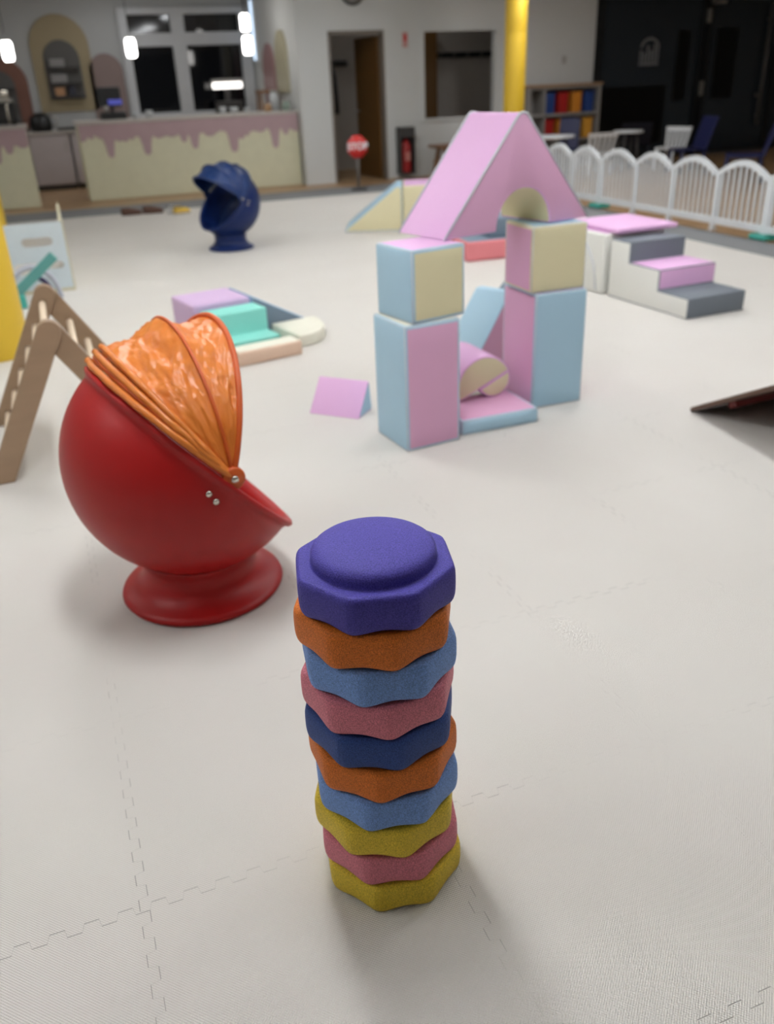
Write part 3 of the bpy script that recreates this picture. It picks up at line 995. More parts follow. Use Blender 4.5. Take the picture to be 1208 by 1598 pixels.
# ------------------------------------------------------------------ white picket fence
def fence_panel(label, v0, v1, u, foot):
    """one arched panel running along y from v0 (near) to v1 (far), with its post at v0"""
    t = thing('fence_panel', label, 'fence', (u, v0, -0.012), 0, 'white arched fence panels')
    L = v1 - v0
    hp, ha = 0.535, 0.115
    bm = bmesh.new()
    n = 16
    arc = [(0, 0.045 + L * k / n * 0.93, hp + ha * sin(pi * k / n)) for k in range(n + 1)]
    for k in range(n):
        a, b_ = arc[k], arc[k + 1]
        M = None
        y0, z0, y1, z1 = a[1], a[2], b_[1], b_[2]
        vs = [bm.verts.new((sx * 0.018, y, z + dz)) for (y, z) in ((y0, z0), (y1, z1)) for dz in (-0.028, 0.028) for sx in (-1, 1)]
        for idx in ((0, 1, 3, 2), (4, 6, 7, 5), (0, 4, 5, 1), (2, 3, 7, 6), (0, 2, 6, 4), (1, 5, 7, 3)):
            bm.faces.new([vs[i] for i in idx])
    bmesh.ops.remove_doubles(bm, verts=bm.verts, dist=1e-5)
    obj('arched_rail', bm, WHITEP, t)
    obj('bottom_rail', bbox(-0.018, 0.018, 0.03, L - 0.03, 0.06, 0.125), WHITEP, t)
    m = 8
    for k in range(m):
        y = 0.045 + L * 0.93 * (k + 0.75) / (m + 0.5)
        zt = hp + ha * sin(pi * (k + 0.75) / (m + 0.5)) - 0.02
        obj('picket', bbox(-0.011, 0.011, y - 0.011, y + 0.011, 0.12, zt, w=0.003, seg=1), WHITEP, t)
    obj('post', bbox(-0.022, 0.022, -0.03 if not foot else -0.045, 0.03 if not foot else 0.045, 0.02 if not foot else 0.045, 0.56, w=0.01), WHITEP, t)
    if foot:
        bm = bmesh.new(); box(bm, -0.09, 0.09, -0.11, 0.11, 0.0, 0.05); bevel(bm, 0.02, 3)
        obj('foot', bm, TEALP, t)
    else:
        obj('stub_foot', bbox(-0.03, 0.03, -0.03, 0.03, 0.0, 0.02), WHITEP, t)


FV = [5.12, 5.84, 6.54, 7.25, 7.95, 8.60, 9.28, 9.92, 10.55, 11.2, 11.85]
names = ['white arched fence panel beyond the right photo edge, nearest of the row', 'white arched fence panel just cut by the right photo edge',
         'fully visible white arched fence panel nearest the right photo edge, standing on a teal foot', 'second full white fence panel counted from the right photo edge',
         'third full white fence panel counted from the right photo edge', 'fourth full white fence panel from the right, ending at the farther teal foot',
         'white fence panel starting at the farther teal foot', 'white fence panel just right of the foam castle roof',
         'white fence panel half hidden by the pink foam roof', 'farthest white fence panel behind the pink foam roof']
for k in range(2 - 1, 10):
    fence_panel(names[k], FV[k], FV[k + 1], 6.30, k in (2, 6))


# ------------------------------------------------------------------ foam blocks
def block(name, label, size, loc, rotz, faces, mats, w=0.014, group=None, pipe=True, cat='foam block', puff=0.0):
    """size (x, y, z); faces -x,+x,-y,+y,-z,+z -> material index"""
    t = thing(name, label, cat, loc, rotz, group)
    x, y, z = size
    bm = bmesh.new()
    fs = box(bm, -x / 2, x / 2, -y / 2, y / 2, 0, z)
    for f, mi in zip(fs, faces):
        f.material_index = mi
    bmesh.ops.subdivide_edges(bm, edges=bm.edges[:], cuts=5, use_grid_fill=True)
    for v_ in bm.verts:      # slightly swollen faces
        p = v_.co
        a, b_, c = 1 - (2 * p.x / x) ** 2, 1 - (2 * p.y / y) ** 2, 1 - (2 * (p.z - z / 2) / z) ** 2
        k = 0.006 + puff
        if abs(abs(p.x) - x / 2) < 1e-5 and b_ > 0 and c > 0: p.x += math.copysign(k * b_ * c, p.x)
        if abs(abs(p.y) - y / 2) < 1e-5 and a > 0 and c > 0: p.y += math.copysign(k * a * c, p.y)
    bevel(bm, w, 3)
    o = obj('cover', bm, mats, t)
    auto_smooth(o, 50)
    if pipe:
        i = w * 0.30
        X, Y_, Z0, Z1 = x / 2 - i, y / 2 - i, i, z - i
        L = []
        for sx in (-1, 1):
            for sy in (-1, 1):
                L.append([(sx * X, sy * Y_, Z0), (sx * X, sy * Y_, Z1)])
        for zz in (Z0, Z1):
            L += [[(-X, -Y_, zz), (X, -Y_, zz)], [(-X, Y_, zz), (X, Y_, zz)], [(-X, -Y_, zz), (-X, Y_, zz)], [(X, -Y_, zz), (X, Y_, zz)]]
        edge_piping('piping', t, L, 0.0024)
    return t


CG = 'foam castle pieces'
R7 = radians(6.5)
block('tall_foam_block', 'tall foam block with blue side and pink front, left pillar of the castle', (0.275, 0.29, 0.562), (1.407, 3.392, 0), R7, (0, 1, 1, 0, 2, 2), [BLUE, PINKD, IVORY], group=CG)
block('foam_cube', 'foam cube with cream front and pink top on the left castle pillar', (0.272, 0.272, 0.30), (1.437, 3.405, 0.563), radians(12), (0, 0, 1, 1, 2, 2), [BLUE, CREAM, PINK], group=CG)
block('tall_foam_block', 'tall foam block with pink side and blue front, right pillar of the castle', (0.275, 0.33, 0.562), (2.188, 3.63, 0), radians(-1), (1, 1, 0, 0, 2, 2), [BLUE, PINKD, PINK], group=CG)
block('foam_cube', 'foam cube with cream front and pink side on the right castle pillar', (0.285, 0.27, 0.30), (2.170, 3.615, 0.563), radians(-1), (1, 1, 0, 0, 2, 2), [CREAM, PINKD, BLUE], group=CG)
block('foam_slab', 'flat foam slab with pink top and blue edge between the castle pillars', (0.40, 0.31, 0.072), (1.785, 3.455, 0), radians(0), (0, 0, 0, 0, 0, 1), [BLUE, PINKD], group=CG, w=0.012)

# roof arch
roof = thing('arch_block', 'pink triangular foam arch with cream half round opening, roof of the castle', 'foam block', (1.537, 3.372, 0.866), radians(14.8), CG)
RW, RH, AC, AR = 0.875, 0.468, 0.457, 0.163
ap0, ap1 = 0.415, 0.455
poly = [(0, 0), (AC - AR, 0)]
nA = 20
for k in range(nA + 1):
    a = pi - pi * k / nA
    if 0 < k < nA:
        poly.append((AC + AR * cos(a), AR * 1.03 * sin(a)))
poly += [(AC + AR, 0), (RW, 0)]
side = [0] + [1] * nA + [0, 0]
apex = [(ap1 + 0.018, RH - 0.022), (ap1, RH - 0.004), ((ap0 + ap1) / 2, RH), (ap0, RH - 0.004), (ap0 - 0.018, RH - 0.022)]
poly += apex
side += [0] * 5 + [0]
side = (side + [0] * len(poly))[:len(poly)]
bm = bmesh.new()
prism(bm, poly, 0.0, 0.325, side, (2, 2))
bevel(bm, 0.006, 2)
o = obj('cover', bm, [PINK, CREAM, PINKD], roof); auto_smooth(o, 35)
outl = [(x, z) for x, z in poly[nA + 2:]] + [(0, 0)]
edge_piping('piping', roof, [[(x, y, z) for x, z in outl] for y in (0.002, 0.323)], 0.0055)

# half cylinder leaning between the pillars, and a smaller one under it
def half_round(label, r, length, loc, rx_deg, rotz, mi_end, name='half_round_block'):
    t = thing(name, label, 'foam block', loc, rotz, CG)
    n = 24
    poly = [(r * cos(pi * k / n), r * sin(pi * k / n)) for k in range(n + 1)]
    bm = bmesh.new()
    prism(bm, poly, -length, 0.0, [0] * n + [1], (1, 1), M=Matrix.Rotation(radians(rx_deg), 4, 'Y') @ Matrix.Diagonal((1, -1, 1, 1)))
    bevel(bm, 0.008, 2)
    o = obj('cover', bm, [PINK, CREAM], t)
    auto_smooth(o, 35)
    return t


half_round('half round foam block with cream end and pink curve leaning between the castle pillars', 0.148, 0.30, (1.815, 3.526, 0.137), -24, radians(2), 1)
half_round('small half round cream foam piece under the larger one on the slab', 0.087, 0.22, (1.870, 3.530, 0.1605), 156, radians(2), 1)


def wedge(name, label, poly, depth, loc, rotz, side, ends, mats, group=None, cat='foam block', w=0.008):
    t = thing(name, label, cat, loc, rotz, group)
    bm = bmesh.new()
    prism(bm, poly, 0, depth, side, ends)
    bevel(bm, w, 2)
    o = obj('cover', bm, mats, t)
    auto_smooth(o, 35)
    return t


# pink wedge left of the castle: slope faces the camera
wedge('foam_wedge', 'small pink foam wedge with blue side on the mat left of the castle', [(0, 0), (0.16, 0), (0.14, 0.15), (0.13, 0.155)], 0.275, (1.228, 3.722, 0), radians(45), [1, 1, 0, 0], (1, 1), [PINK, BLUE], CG)
# blue ramp inside the gate (behind), and a slate one behind it
wedge('foam_wedge', 'pale blue foam ramp with dark mauve side standing behind the castle gate', [(0, 0), (0.46, 0), (0.46, 0.41), (0.41, 0.41)], 0.23, (1.93, 3.99, 0), radians(27), [1, 1, 0, 0], (1, 1), [BLUE, CRIM], CG)
wedge('foam_wedge', 'slate blue foam ramp farther back behind the castle gate', [(0, 0), (0.5, 0), (0.5, 0.33), (0.44, 0.33)], 0.28, (2.40, 4.62, 0), radians(14), [1, 1, 0, 0], (0, 0), [SLATE, SLATE], CG)
bm = bmesh.new(); lathe(bm, [(0, 0), (0.05, 0), (0.055, 0.01), (0.055, 0.10), (0.05, 0.11), (0, 0.11)], 24)
o = obj('foam_roller', bm, CREAM, loc=(1.98, 3.86, 0)); tag(o, 'small beige foam roller on the mat behind the castle gate', 'foam block', CG)

# foam set at left middle
SG_ = 'pastel foam climbing set'
block('foam_block', 'lilac foam platform, tallest block of the pastel climbing set', (0.39, 0.38, 0.27), (0.880, 5.60, 0), radians(12), (0, 0, 0, 0, 0, 0), [LILAC], w=0.012, group=SG_, pipe=False)
t = wedge('foam_steps', 'mint green foam double step in front of the lilac platform', [(0, 0), (0.36, 0), (0.36, 0.235), (0.17, 0.235), (0.17, 0.10), (0, 0.10)], 0.37, (1.205, 5.095, 0), radians(102), [0, 0, 0, 0, 0, 0], (0, 0), [TEALF], SG_)
wedge('foam_ramp', 'sky blue foam ramp descending right from the lilac platform', [(0, 0), (0.46, 0), (0.46, 0.02), (0, 0.27)], 0.36, (1.122, 5.468, 0), radians(12), [0, 0, 0, 0], (1, 1), [SKYF, SLATE], SG_)
block('foam_block', 'low peach foam block in front of the mint steps', (0.42, 0.15, 0.085), (1.075, 4.972, 0), radians(12), (0, 0, 0, 0, 0, 1), [PEACH, IVORY], w=0.01, group=SG_, pipe=False)
t = thing('quarter_round_block', 'ivory rounded foam block at the right end of the pastel set', 'foam block', (1.320, 5.085, 0), radians(12), SG_)
n = 14
pts = [(0, 0)] + [(0.26 * sin(pi / 2 * k / n) + 0.06, 0.40 - 0.40 * cos(pi / 2 * k / n)) for k in range(n + 1)] + [(0.0, 0.40)]
bm = bmesh.new(); prism(bm, pts, 0, 0.075, None, (0, 0), M=Matrix(((1, 0, 0, 0), (0, 0, 1, 0), (0, 1, 0, 0), (0, 0, 0, 1))))
bevel(bm, 0.01, 2)
auto_smooth(obj('cover', bm, [IVORY], t), 40)

# stairs and platform at right
ST = 'grey and pink foam stairs'
t = thing('foam_stairs', 'three step foam stairs with grey and pink treads and white sides', 'foam stairs', (4.26, 4.50, 0), radians(93), ST)
# local x runs back from the front riser, local y across
poly = [(0, 0), (0.84, 0), (0.84, 0.405), (0.62, 0.405), (0.62, 0.27), (0.30, 0.27), (0.30, 0.135), (0, 0.135)]
bm = bmesh.new()
prism(bm, poly, 0, 0.485, [3, 3, 0, 0, 1, 1, 0, 0], (3, 3))
bevel(bm, 0.008, 2)
auto_smooth(obj('cover', bm, [GREYF, PINK, GREYF, WHITEF], t), 35)
t = thing('foam_platform', 'white sided foam platform with pink top behind the grey and pink stairs', 'foam block', (3.96, 5.74, 0), radians(3), ST)
bm = bmesh.new()
fs = box(bm, -0.27, 0.27, -0.37, 0.37, 0, 0.43)
for f, mi in zip(fs, (0, 0, 0, 0, 0, 1)):
    f.material_index = mi
bevel(bm, 0.02, 3)
auto_smooth(obj('cover', bm, [WHITEF, PINK], t), 50)
bm = bmesh.new(); tube(bm, [(-0.272, -0.30 + 0.6 * k / 16, 0.02 + 0.38 * max(0.0, sin(pi * k / 16)) ** 0.5) for k in range(17)], 0.006, 8)
obj('seam', bm, PALE, t)
o = obj('foam_mat', bbox(-0.27, 0.27, -0.3, 0.3, 0, 0.035, w=0.012, seg=3), PINK, loc=(4.02, 5.60, 0.431), rotz=radians(3)); tag(o, 'pink foam mat lying on top of the white platform', 'foam mat', ST)

# coral block with slate wedge
CO = 'coral and slate foam blocks'
block('foam_block', 'low coral foam block seen through the castle gate', (0.62, 0.45, 0.17), (3.73, 7.20, 0), radians(-3), (0, 0, 0, 0, 0, 1), [CORAL, SLATE], w=0.014, group=CO, pipe=False)
block('foam_block', 'slate grey foam block standing on the low coral block', (0.36, 0.30, 0.17), (3.86, 7.25, 0.171), radians(-3), (0,) * 6, [SLATE], w=0.014, group=CO, pipe=False)

# ramp and platform far middle
FR = 'blue and cream foam ramp set'
A = Vector((3.02, 9.24)); ang = atan2(9.00 - 9.24, 3.60 - 3.02)
wedge('foam_ramp', 'pale blue foam ramp with cream side near the stop sign', [(0, 0), (0.63, 0), (0.63, 0.45), (0.57, 0.45), (0, 0.02)], 0.62, (3.02, 9.24, 0), ang, [1, 1, 0, 0, 0], (1, 1), [BLUE, CREAM], FR)
block('foam_block', 'cream foam block with pink top joined to the pale blue ramp', (0.52, 0.62, 0.455), (3.02 + cos(ang) * 0.90 - sin(ang) * 0.31, 9.24 + sin(ang) * 0.90 + cos(ang) * 0.31, 0), ang, (0, 0, 0, 0, 0, 1), [CREAM, PINK], w=0.014, group=FR, pipe=False)


# ------------------------------------------------------------------ egg chairs
def egg_chair(label, loc, rotz, shell_m, cloth, hem, R_=0.40, near=-1, front_deg=60, folds=(0.02, 0.07, 0.12), mids=(0.63,), interior=None, base_r=0.26, cz=0.485, cx=0.0):
    t = thing('egg_chair', label, 'chair', loc, rotz, 'egg shaped play chairs')
    tilt = radians(48)
    d = Vector((cos(tilt), 0, -sin(tilt)))       # along the rim plane, towards the front lip
    n = Vector((sin(tilt), 0, cos(tilt)))        # out of the opening
    w = Vector((0, 1, 0))
    c = Vector((cx, 0, cz))
    # base pedestal
    s = base_r / 0.26
    prof = [(0, 0.0), (0.24 * s, 0.0), (0.257 * s, 0.004), (0.263 * s, 0.014), (0.259 * s, 0.024), (0.245 * s, 0.030), (0.225 * s, 0.038), (0.205 * s, 0.052), (0.19 * s, 0.07), (0.182 * s, 0.09), (0.180 * s, 0.115), (0.185 * s, 0.135), (0.19 * s, 0.15), (0, 0.15)]
    bm = bmesh.new(); lathe(bm, prof, 64)
    obj('base', bm, shell_m, t, smooth=True)
    # bowl, double walled
    M = Matrix((( d.x, w.x, n.x, c.x), (d.y, w.y, n.y, c.y), (d.z, w.z, n.z, c.z), (0, 0, 0, 1)))
    prof = []
    for k in range(25):
        a = pi / 2 * k / 24
        prof.append((R_ * sin(a), -R_ * 1.0 * cos(a)))
    prof += [(R_ + 0.004, 0.012), (R_ + 0.014, 0.018), (R_ + 0.018, 0.027), (R_ + 0.012, 0.034), (R_ - 0.004, 0.034), (R_ - 0.012, 0.026), (R_ - 0.016, 0.0)]
    for k in range(23, -1, -1):
        a = pi / 2 * k / 24
        prof.append(((R_ - 0.016) * sin(a), -(R_ - 0.016) * cos(a)))
    bm = bmesh.new(); lathe(bm, prof, 96, M, cap=False)
    sh = obj('bowl', bm, shell_m, t, smooth=True)
    # cushion inside the bowl
    prof = [(0, -R_ * 0.80), (R_ * 0.35, -R_ * 0.77), (R_ * 0.62, -R_ * 0.60), (R_ * 0.74, -R_ * 0.42), (R_ * 0.78, -R_ * .45), (R_ * 0.72, -R_ * .63), (R_ * 0.45, -R_ * .83), (0, -R_ * .93)]
    bm = bmesh.new(); lathe(bm, prof, 48, M, cap=False)
    obj('cushion', bm, hem, t, smooth=True)
    # canopy
    po = -0.08 * R_
    P = c + d * po + n * 0.05
    W = R_ * 0.99

    def e_(phi):
        return -d * cos(phi) + n * sin(phi)

    def L_(x):
        return R_ * (0.945 + 0.045 * x)
    ff = radians(front_deg)
    hoops = list(folds) + list(mids) + [1.0]

    def pt(x, th, sag=0.0, out=0.0):
        ph = ff * x + radians(1.5)
        L = L_(x) * (1 - sag) + out
        st = max(0.0, sin(th))
        ww = W * (1 - 0.10 * x * st)
        return P + w * (ww + out) * cos(th) * (1 - 0.0) + e_(ph) * L * (st ** 0.86)
    bm = bmesh.new()
    nth, rows = 120, []
    seq = [0.0]
    for a, b_ in zip([0.0] + hoops[:-1], hoops):
        m_ = 4 if b_ - a < 0.1 else 26
        for k in range(1, m_ + 1):
            seq.append(a + (b_ - a) * k / m_)
    allh = [0.0] + hoops
    for x in seq:
        # sag between hoops
        for a, b_ in zip(allh, allh[1:]):
            if a - 1e-9 <= x <= b_ + 1e-9:
                q_ = min(1.0, max(0.0, (x - a) / (b_ - a)))
                break
        wide = b_ - a > 0.1
        row = []
        for k in range(nth + 1):
            th = pi * k / nth
            st = max(0.0, sin(th))
            sg = (0.085 if wide else 0.03) * max(0.0, sin(pi * q_)) ** 0.9 * st
            p = pt(x, th, sg)
            if wide:
                sp_ = Vector((x * 4.2, th * 2.2, 2.0 + front_deg))
                r1 = 1 - abs(noise.noise(sp_ * 1.7 + Vector((3, 1, 2)))) * 3.0        # sharp creases
                r2 = 1 - abs(noise.noise(Vector((x * 16 + th * 5, th * 2.5 - x * 3, 5.0)))) * 3.0
                r3 = 1 - abs(noise.noise(sp_ * 4.6 + Vector((7, 2, 5)))) * 3.0
                wr = noise.noise(sp_) * 0.55 + r1 * 0.28 + r2 * 0.16 + r3 * 0.12 - 0.1
                amp = 0.024 * max(0.0, sin(pi * q_)) ** 0.5 * min(1, st * 1.6)
                dirv = (p - P).normalized()
                p = p + dirv * wr * amp
            row.append(bm.verts.new(p))
        rows.append(row)
    for A_, B_ in zip(rows, rows[1:]):
        for k in range(nth):
            f = bm.faces.new((A_[k], A_[k + 1], B_[k + 1], B_[k])); f.smooth = True
    can = obj('canopy', bm, cloth, t, smooth=True)
    sm = can.modifiers.new('thickness', 'SOLIDIFY'); sm.thickness = 0.002; sm.offset = 0
    for x in hoops:
        bm = bmesh.new()
        tube(bm, [pt(x, pi * k / 60, 0, 0.002) for k in range(61)], 0.0055 if x < 1 else 0.009, 8)
        obj('hoop', bm, hem, can, smooth=True)
    # gathered folds of cloth lying along the back rim
    bm = bmesh.new()
    for j, (x, r_) in enumerate(((-0.035, 0.010), (0.055, 0.010), (0.125, 0.009))):
        tube(bm, [pt(x, pi * k / 60, 0, 0.006 + 0.004 * sin(k * .9 + j)) for k in range(61)], r_, 8)
    obj('gathered_folds', bm, cloth, can, smooth=True)
    # pivots on both sides
    for s_ in (-1, 1):
        Q_ = P + w * s_ * W
        out = w * s_
        br = bmesh.new()
        Mq = Matrix.Translation(Q_ + out * 0.0) @ Matrix.Rotation(-s_ * pi / 2, 4, 'X')
        lathe(br, [(0, -0.008), (0.03, -0.008), (0.033, -0.004), (0.033, 0.010), (0.03, 0.014), (0, 0.014)], 24, Mq)
        pv = obj('pivot', br, hem, t, smooth=False)
        sc = bmesh.new()
        lathe(sc, [(0, 0.014), (0.011, 0.014), (0.010, 0.019), (0, 0.021)], 12, Mq)
        obj('screw', sc, CHROME, pv)
        for (dx, dn) in ((-0.026, -0.024), (0.004, -0.030)):
            sc = bmesh.new()
            yy = sqrt(max(0, R_ ** 2 - (po + dx) ** 2 - dn ** 2))
            Ms = Matrix.Translation(c + d * (po + dx) + n * dn + w * s_ * (yy - 0.001)) @ Matrix.Rotation(-s_ * pi / 2, 4, 'X')
            lathe(sc, [(0, 0.0), (0.010, 0.0), (0.009, 0.006), (0, 0.008)], 12, Ms)
            obj('screw', sc, CHROME, pv)
    return t


egg_chair('red egg shaped chair with crumpled orange canopy left of the stepping stone stack', (0.25, 2.50, 0), radians(9), REDP, CLOTHO, HEMO, R_=0.372, cz=0.468, cx=0.01)
egg_chair('blue egg shaped chair with blue canopy standing far back before the counter', (1.69, 8.93, 0), radians(200), BLUEP, CLOTHB, HEMB, R_=0.335, front_deg=92, folds=(0.02, 0.06), mids=(0.36, 0.68), base_r=0.225, cz=0.45)

# ------------------------------------------------------------------ climbing triangle
t = thing('climbing_triangle', 'wooden climbing triangle with dowel rungs at the left photo edge', 'climbing frame', (0, 0, 0))
AP = (-0.087, 0.615)          # apex (x, z)
FL, FRt = (-0.405, 0.0), (0.30, 0.0)
for v in (3.69, 4.46):
    for ft, nm in ((FL, 'l'), (FRt, 'r')):
        dx, dz = AP[0] - ft[0], AP[1] - ft[1]
        L = sqrt(dx * dx + dz * dz)
        ux, uz = dx / L, dz / L
        nx, nz = -uz, ux
        hw = 0.048
        poly = [(ft[0] + nx * hw, max(0, ft[1])), (ft[0] - nx * hw, max(0, ft[1]))]
        cpts = [(AP[0] + ux * 0.0 + hw * (cos(a) * -nx) + hw * sin(a) * ux, AP[1] + hw * (cos(a) * -nz) + hw * sin(a) * uz) for a in [pi * k / 12 for k in range(13)]]
        off = 0.0 if nm == 'l' else 0.026
        # foot cut level on the floor
        k0 = (0 - (ft[1] + nz * hw)) / uz; k1 = (0 - (ft[1] - nz * hw)) / uz
        poly = [(ft[0] + nx * hw + ux * k0, 0.0), (ft[0] - nx * hw + ux * k1, 0.0)] + cpts
        bm = bmesh.new(); prism(bm, poly, v - 0.013 + off, v + 0.013 + off)
        bevel(bm, 0.004, 2)
        obj('side_board', bm, WOOD, t)
        bm = bmesh.new()
for ft in (FL, FRt):
    for k in range(6):
        f = 0.10 + 0.84 * k / 5
        if f > 0.9 and ft is FRt:
            continue
        x = ft[0] + (AP[0] - ft[0]) * f; z = ft[1] + (AP[1] - ft[1]) * f
        bm = bmesh.new(); tube(bm, [(x, 3.70 if ft is FL else 3.72, z), (x, 4.455, z)], 0.016, 12)
        obj('rung', bm, WOODL, t)

# ------------------------------------------------------------------ white play panel, teal plank
t = thing('play_cube', 'white upright play panel with slot holes and wooden side behind the climbing triangle', 'play panel', (-0.36, 7.72, 0), radians(-1))
WPAN = mat('pale_blue_white_board', (208, 220, 226), rough=0.45)
# front board with three slots, made of strips around the holes
bm = bmesh.new()


def slot_board(bm, w, h, slots, y0, y1):
    """board (0..w, 0..h) with rounded slots, via a fine grid of cells"""
    nx_, nz_ = 90, 110
    def inside(x, z):
        for (cx_, cz_, lw, r) in slots:
            dx = max(0, abs(x - cx_) - lw)
            if dx * dx + (z - cz_) ** 2 < r * r:
                return True
        return False
    grid = {}
    def V(i, j, y):
        k = (i, j, y)
        if k not in grid:
            grid[k] = bm.verts.new((w * i / nx_, y, h * j / nz_))
        return grid[k]
    keep = [[not inside(w * (i + .5) / nx_, h * (j + .5) / nz_) for j in range(nz_)] for i in range(nx_)]
    for i in range(nx_):
        for j in range(nz_):
            if not keep[i][j]:
                continue
            bm.faces.new((V(i, j, y0), V(i + 1, j, y0), V(i + 1, j + 1, y0), V(i, j + 1, y0)))
            bm.faces.new((V(i, j, y1), V(i, j + 1, y1), V(i + 1, j + 1, y1), V(i + 1, j, y1)))
            for di, dj, e in ((-1, 0, ((i, j), (i, j + 1))), (1, 0, ((i + 1, j + 1), (i + 1, j))), (0, -1, ((i + 1, j), (i, j))), (0, 1, ((i, j + 1), (i + 1, j + 1)))):
                a, b_ = i + di, j + dj
                if not (0 <= a < nx_ and 0 <= b_ < nz_ and keep[a][b_]):
                    bm.faces.new((V(*e[0], y0), V(*e[1], y0), V(*e[1], y1), V(*e[0], y1)))


slot_board(bm, 0.455, 0.55, [(0.24, 0.405, 0.085, 0.036), (0.33, 0.215, 0.05, 0.03), (0.12, 0.20, 0.06, 0.045)], 0, 0.022)
obj('front_board', bm, WPAN, t)
obj('side_board', bbox(0.435, 0.458, 0.024, 1.35, 0.0, 0.555, w=0.004), mat('light_plywood_edge', (206, 200, 172)), t)
obj('edge_strip', bbox(0.457, 0.468, -0.002, 0.024, 0.0, 0.555, w=0.002), mat('light_plywood_edge', (206, 200, 172)), t)
obj('foot_rail', bbox(-0.0, 0.458, -0.006, 0.0, 0.0, 0.025, w=0.002), mat('light_plywood_edge', (206, 200, 172)), t)
t = thing('balance_plank', 'teal plank leaning up against the white play panel', 'plank', (-0.33, 6.90, 0), 0)
Mt = Matrix.Translation((0.0, 0, 0.0)) @ Matrix.Rotation(radians(-38), 4, 'Y')
o = obj('board', bbox(0.02, 0.46, 0.0, 0.05, 0.0, 0.075, w=0.01, M=Mt), mat('dull_teal_board', (92, 158, 154)), t)
o.location = (-0.02, 0.30, 0.055)
bm = bmesh.new(); box(bm, -0.02, 0.05, 0.28, 0.38, 0, 0.10); bevel(bm, .01)
obj('block_foot', bm, TEALP, t)
bm = bmesh.new(); tube(bm, [(-0.19 + 0.19 * cos(a), 0, 0.26 * sin(a)) for a in [pi * k / 20 for k in range(21)]], 0.02, 10)
o = obj('foam_arch', bm, mat('pale_grey_lilac', (190, 194, 206)), loc=(-0.02, 7.45, 0.0)); tag(o, 'pale grey arch leaning before the white play panel', 'arch')
bm = bmesh.new(); tube(bm, [(-0.14 + 0.13 * cos(a), 0, 0.20 * sin(a)) for a in [pi * k / 20 for k in range(21)]], 0.02, 10)
o = obj('foam_arch', bm, mat('dark_violet_plastic', (58, 48, 88)), loc=(-0.06, 7.35, 0.0)); tag(o, 'small dark violet arch between the teal plank and the pale grey arch', 'arch')

# ------------------------------------------------------------------ shoes at the mat edge
def shoe(label, loc, rz, m, sole, trim, L=0.26):
    t = thing('shoe', label, 'shoe', loc, rz, 'shoes at the mat edge')
    bm = bmesh.new()
    n = 12
    rings = []
    for k in range(n + 1):
        x = L * k / n
        f = k / n
        wd = 0.045 * (max(0.0, sin(pi * min(1, .12 + f * .8))) ** .5) + 0.004
        h = 0.085 - 0.045 * max(0, (f - 0.35) / 0.65)
        if k == n: wd, h = 0.012, 0.028
        if k == 0: wd, h = 0.02, 0.07
        rings.append([bm.verts.new((x, wd * cos(a), 0.015 + max(0, h * sin(a)))) for a in [pi * j / 8 for j in range(9)]])
    for A_, B_ in zip(rings, rings[1:]):
        for j in range(8):
            bm.faces.new((A_[j], A_[j + 1], B_[j + 1], B_[j]))
        bm.faces.new((A_[8], A_[0], B_[0], B_[8]))
    bm.faces.new(rings[0]); bm.faces.new(rings[-1])
    obj('upper', bm, m, t, smooth=True)
    obj('sole', bbox(0.0, L, -0.042, 0.042, 0, 0.018, w=0.008), sole, t)
    bm = bmesh.new(); tube(bm, [(0.03, 0.03, 0.082), (0.0, 0, 0.088), (0.03, -0.03, 0.082), (0.11, -0.025, 0.085), (0.13, 0, 0.083), (0.11, 0.025, 0.085)], 0.008, 8, closed=True)
    obj('collar', bm, trim, t, smooth=True)


shoe('brown shoe lying left at the far mat edge', (0.92, 12.30, 0), radians(4), BROWNL, BROWNL, BROWNL, 0.27)
shoe('brown shoe right of its twin at the far mat edge', (1.20, 12.32, 0), radians(-5), BROWNL, BROWNL, BROWNL, 0.27)
shoe('white trainer with dark collar near the blue egg chair', (1.50, 12.10, 0), radians(15), SHOEW, SHOEW, BLACKP)
shoe('white and yellow trainer beside the first one near the blue egg chair', (1.56, 11.97, 0), radians(20), mat('yellow_trainer', (214, 176, 66)), SHOEW, BLACKP, 0.24)

# ------------------------------------------------------------------ wooden ramp at the right edge
t = thing('climbing_ramp', 'brown wooden ramp with red battens under it at the right photo edge', 'ramp', (2.70, 3.09, 0), radians(3))
tn = radians(28.2)
Mr = Matrix.Rotation(tn, 4, 'X') @ Matrix.Diagonal((1, -1, 1, 1))
Mr = Matrix(((1, 0, 0, 0), (0, -cos(tn), -sin(tn), 0), (0, sin(tn), -cos(tn), 0), (0, 0, 0, 1)))   # local y runs up the slope towards the viewer
def rbox(*a, w=0.004):
    return bbox(*a, w=w, M=Mr)
RDK = mat('ramp_brown_wood', (98, 74, 60), rough=0.5, noise_amt=.1, stretch=(1, 8, 8))
obj('board', rbox(0.0, 0.72, 0.0, 1.25, -0.022, -0.0005), RDK, t)
for k in range(4):
    y = 0.14 + 0.3 * k
    obj('batten', rbox(0.10, 0.66, y, y + 0.05, 0.0, 0.03), mat('batten_red', (142, 62, 60), rough=.4), t)
for x in (0.06, 0.66):
    bm = bmesh.new(); tube(bm, [(x, -1.02, 0.0), (x, -1.02, 0.53)], 0.022, 10)
    obj('prop_leg', bm, RDK, t)

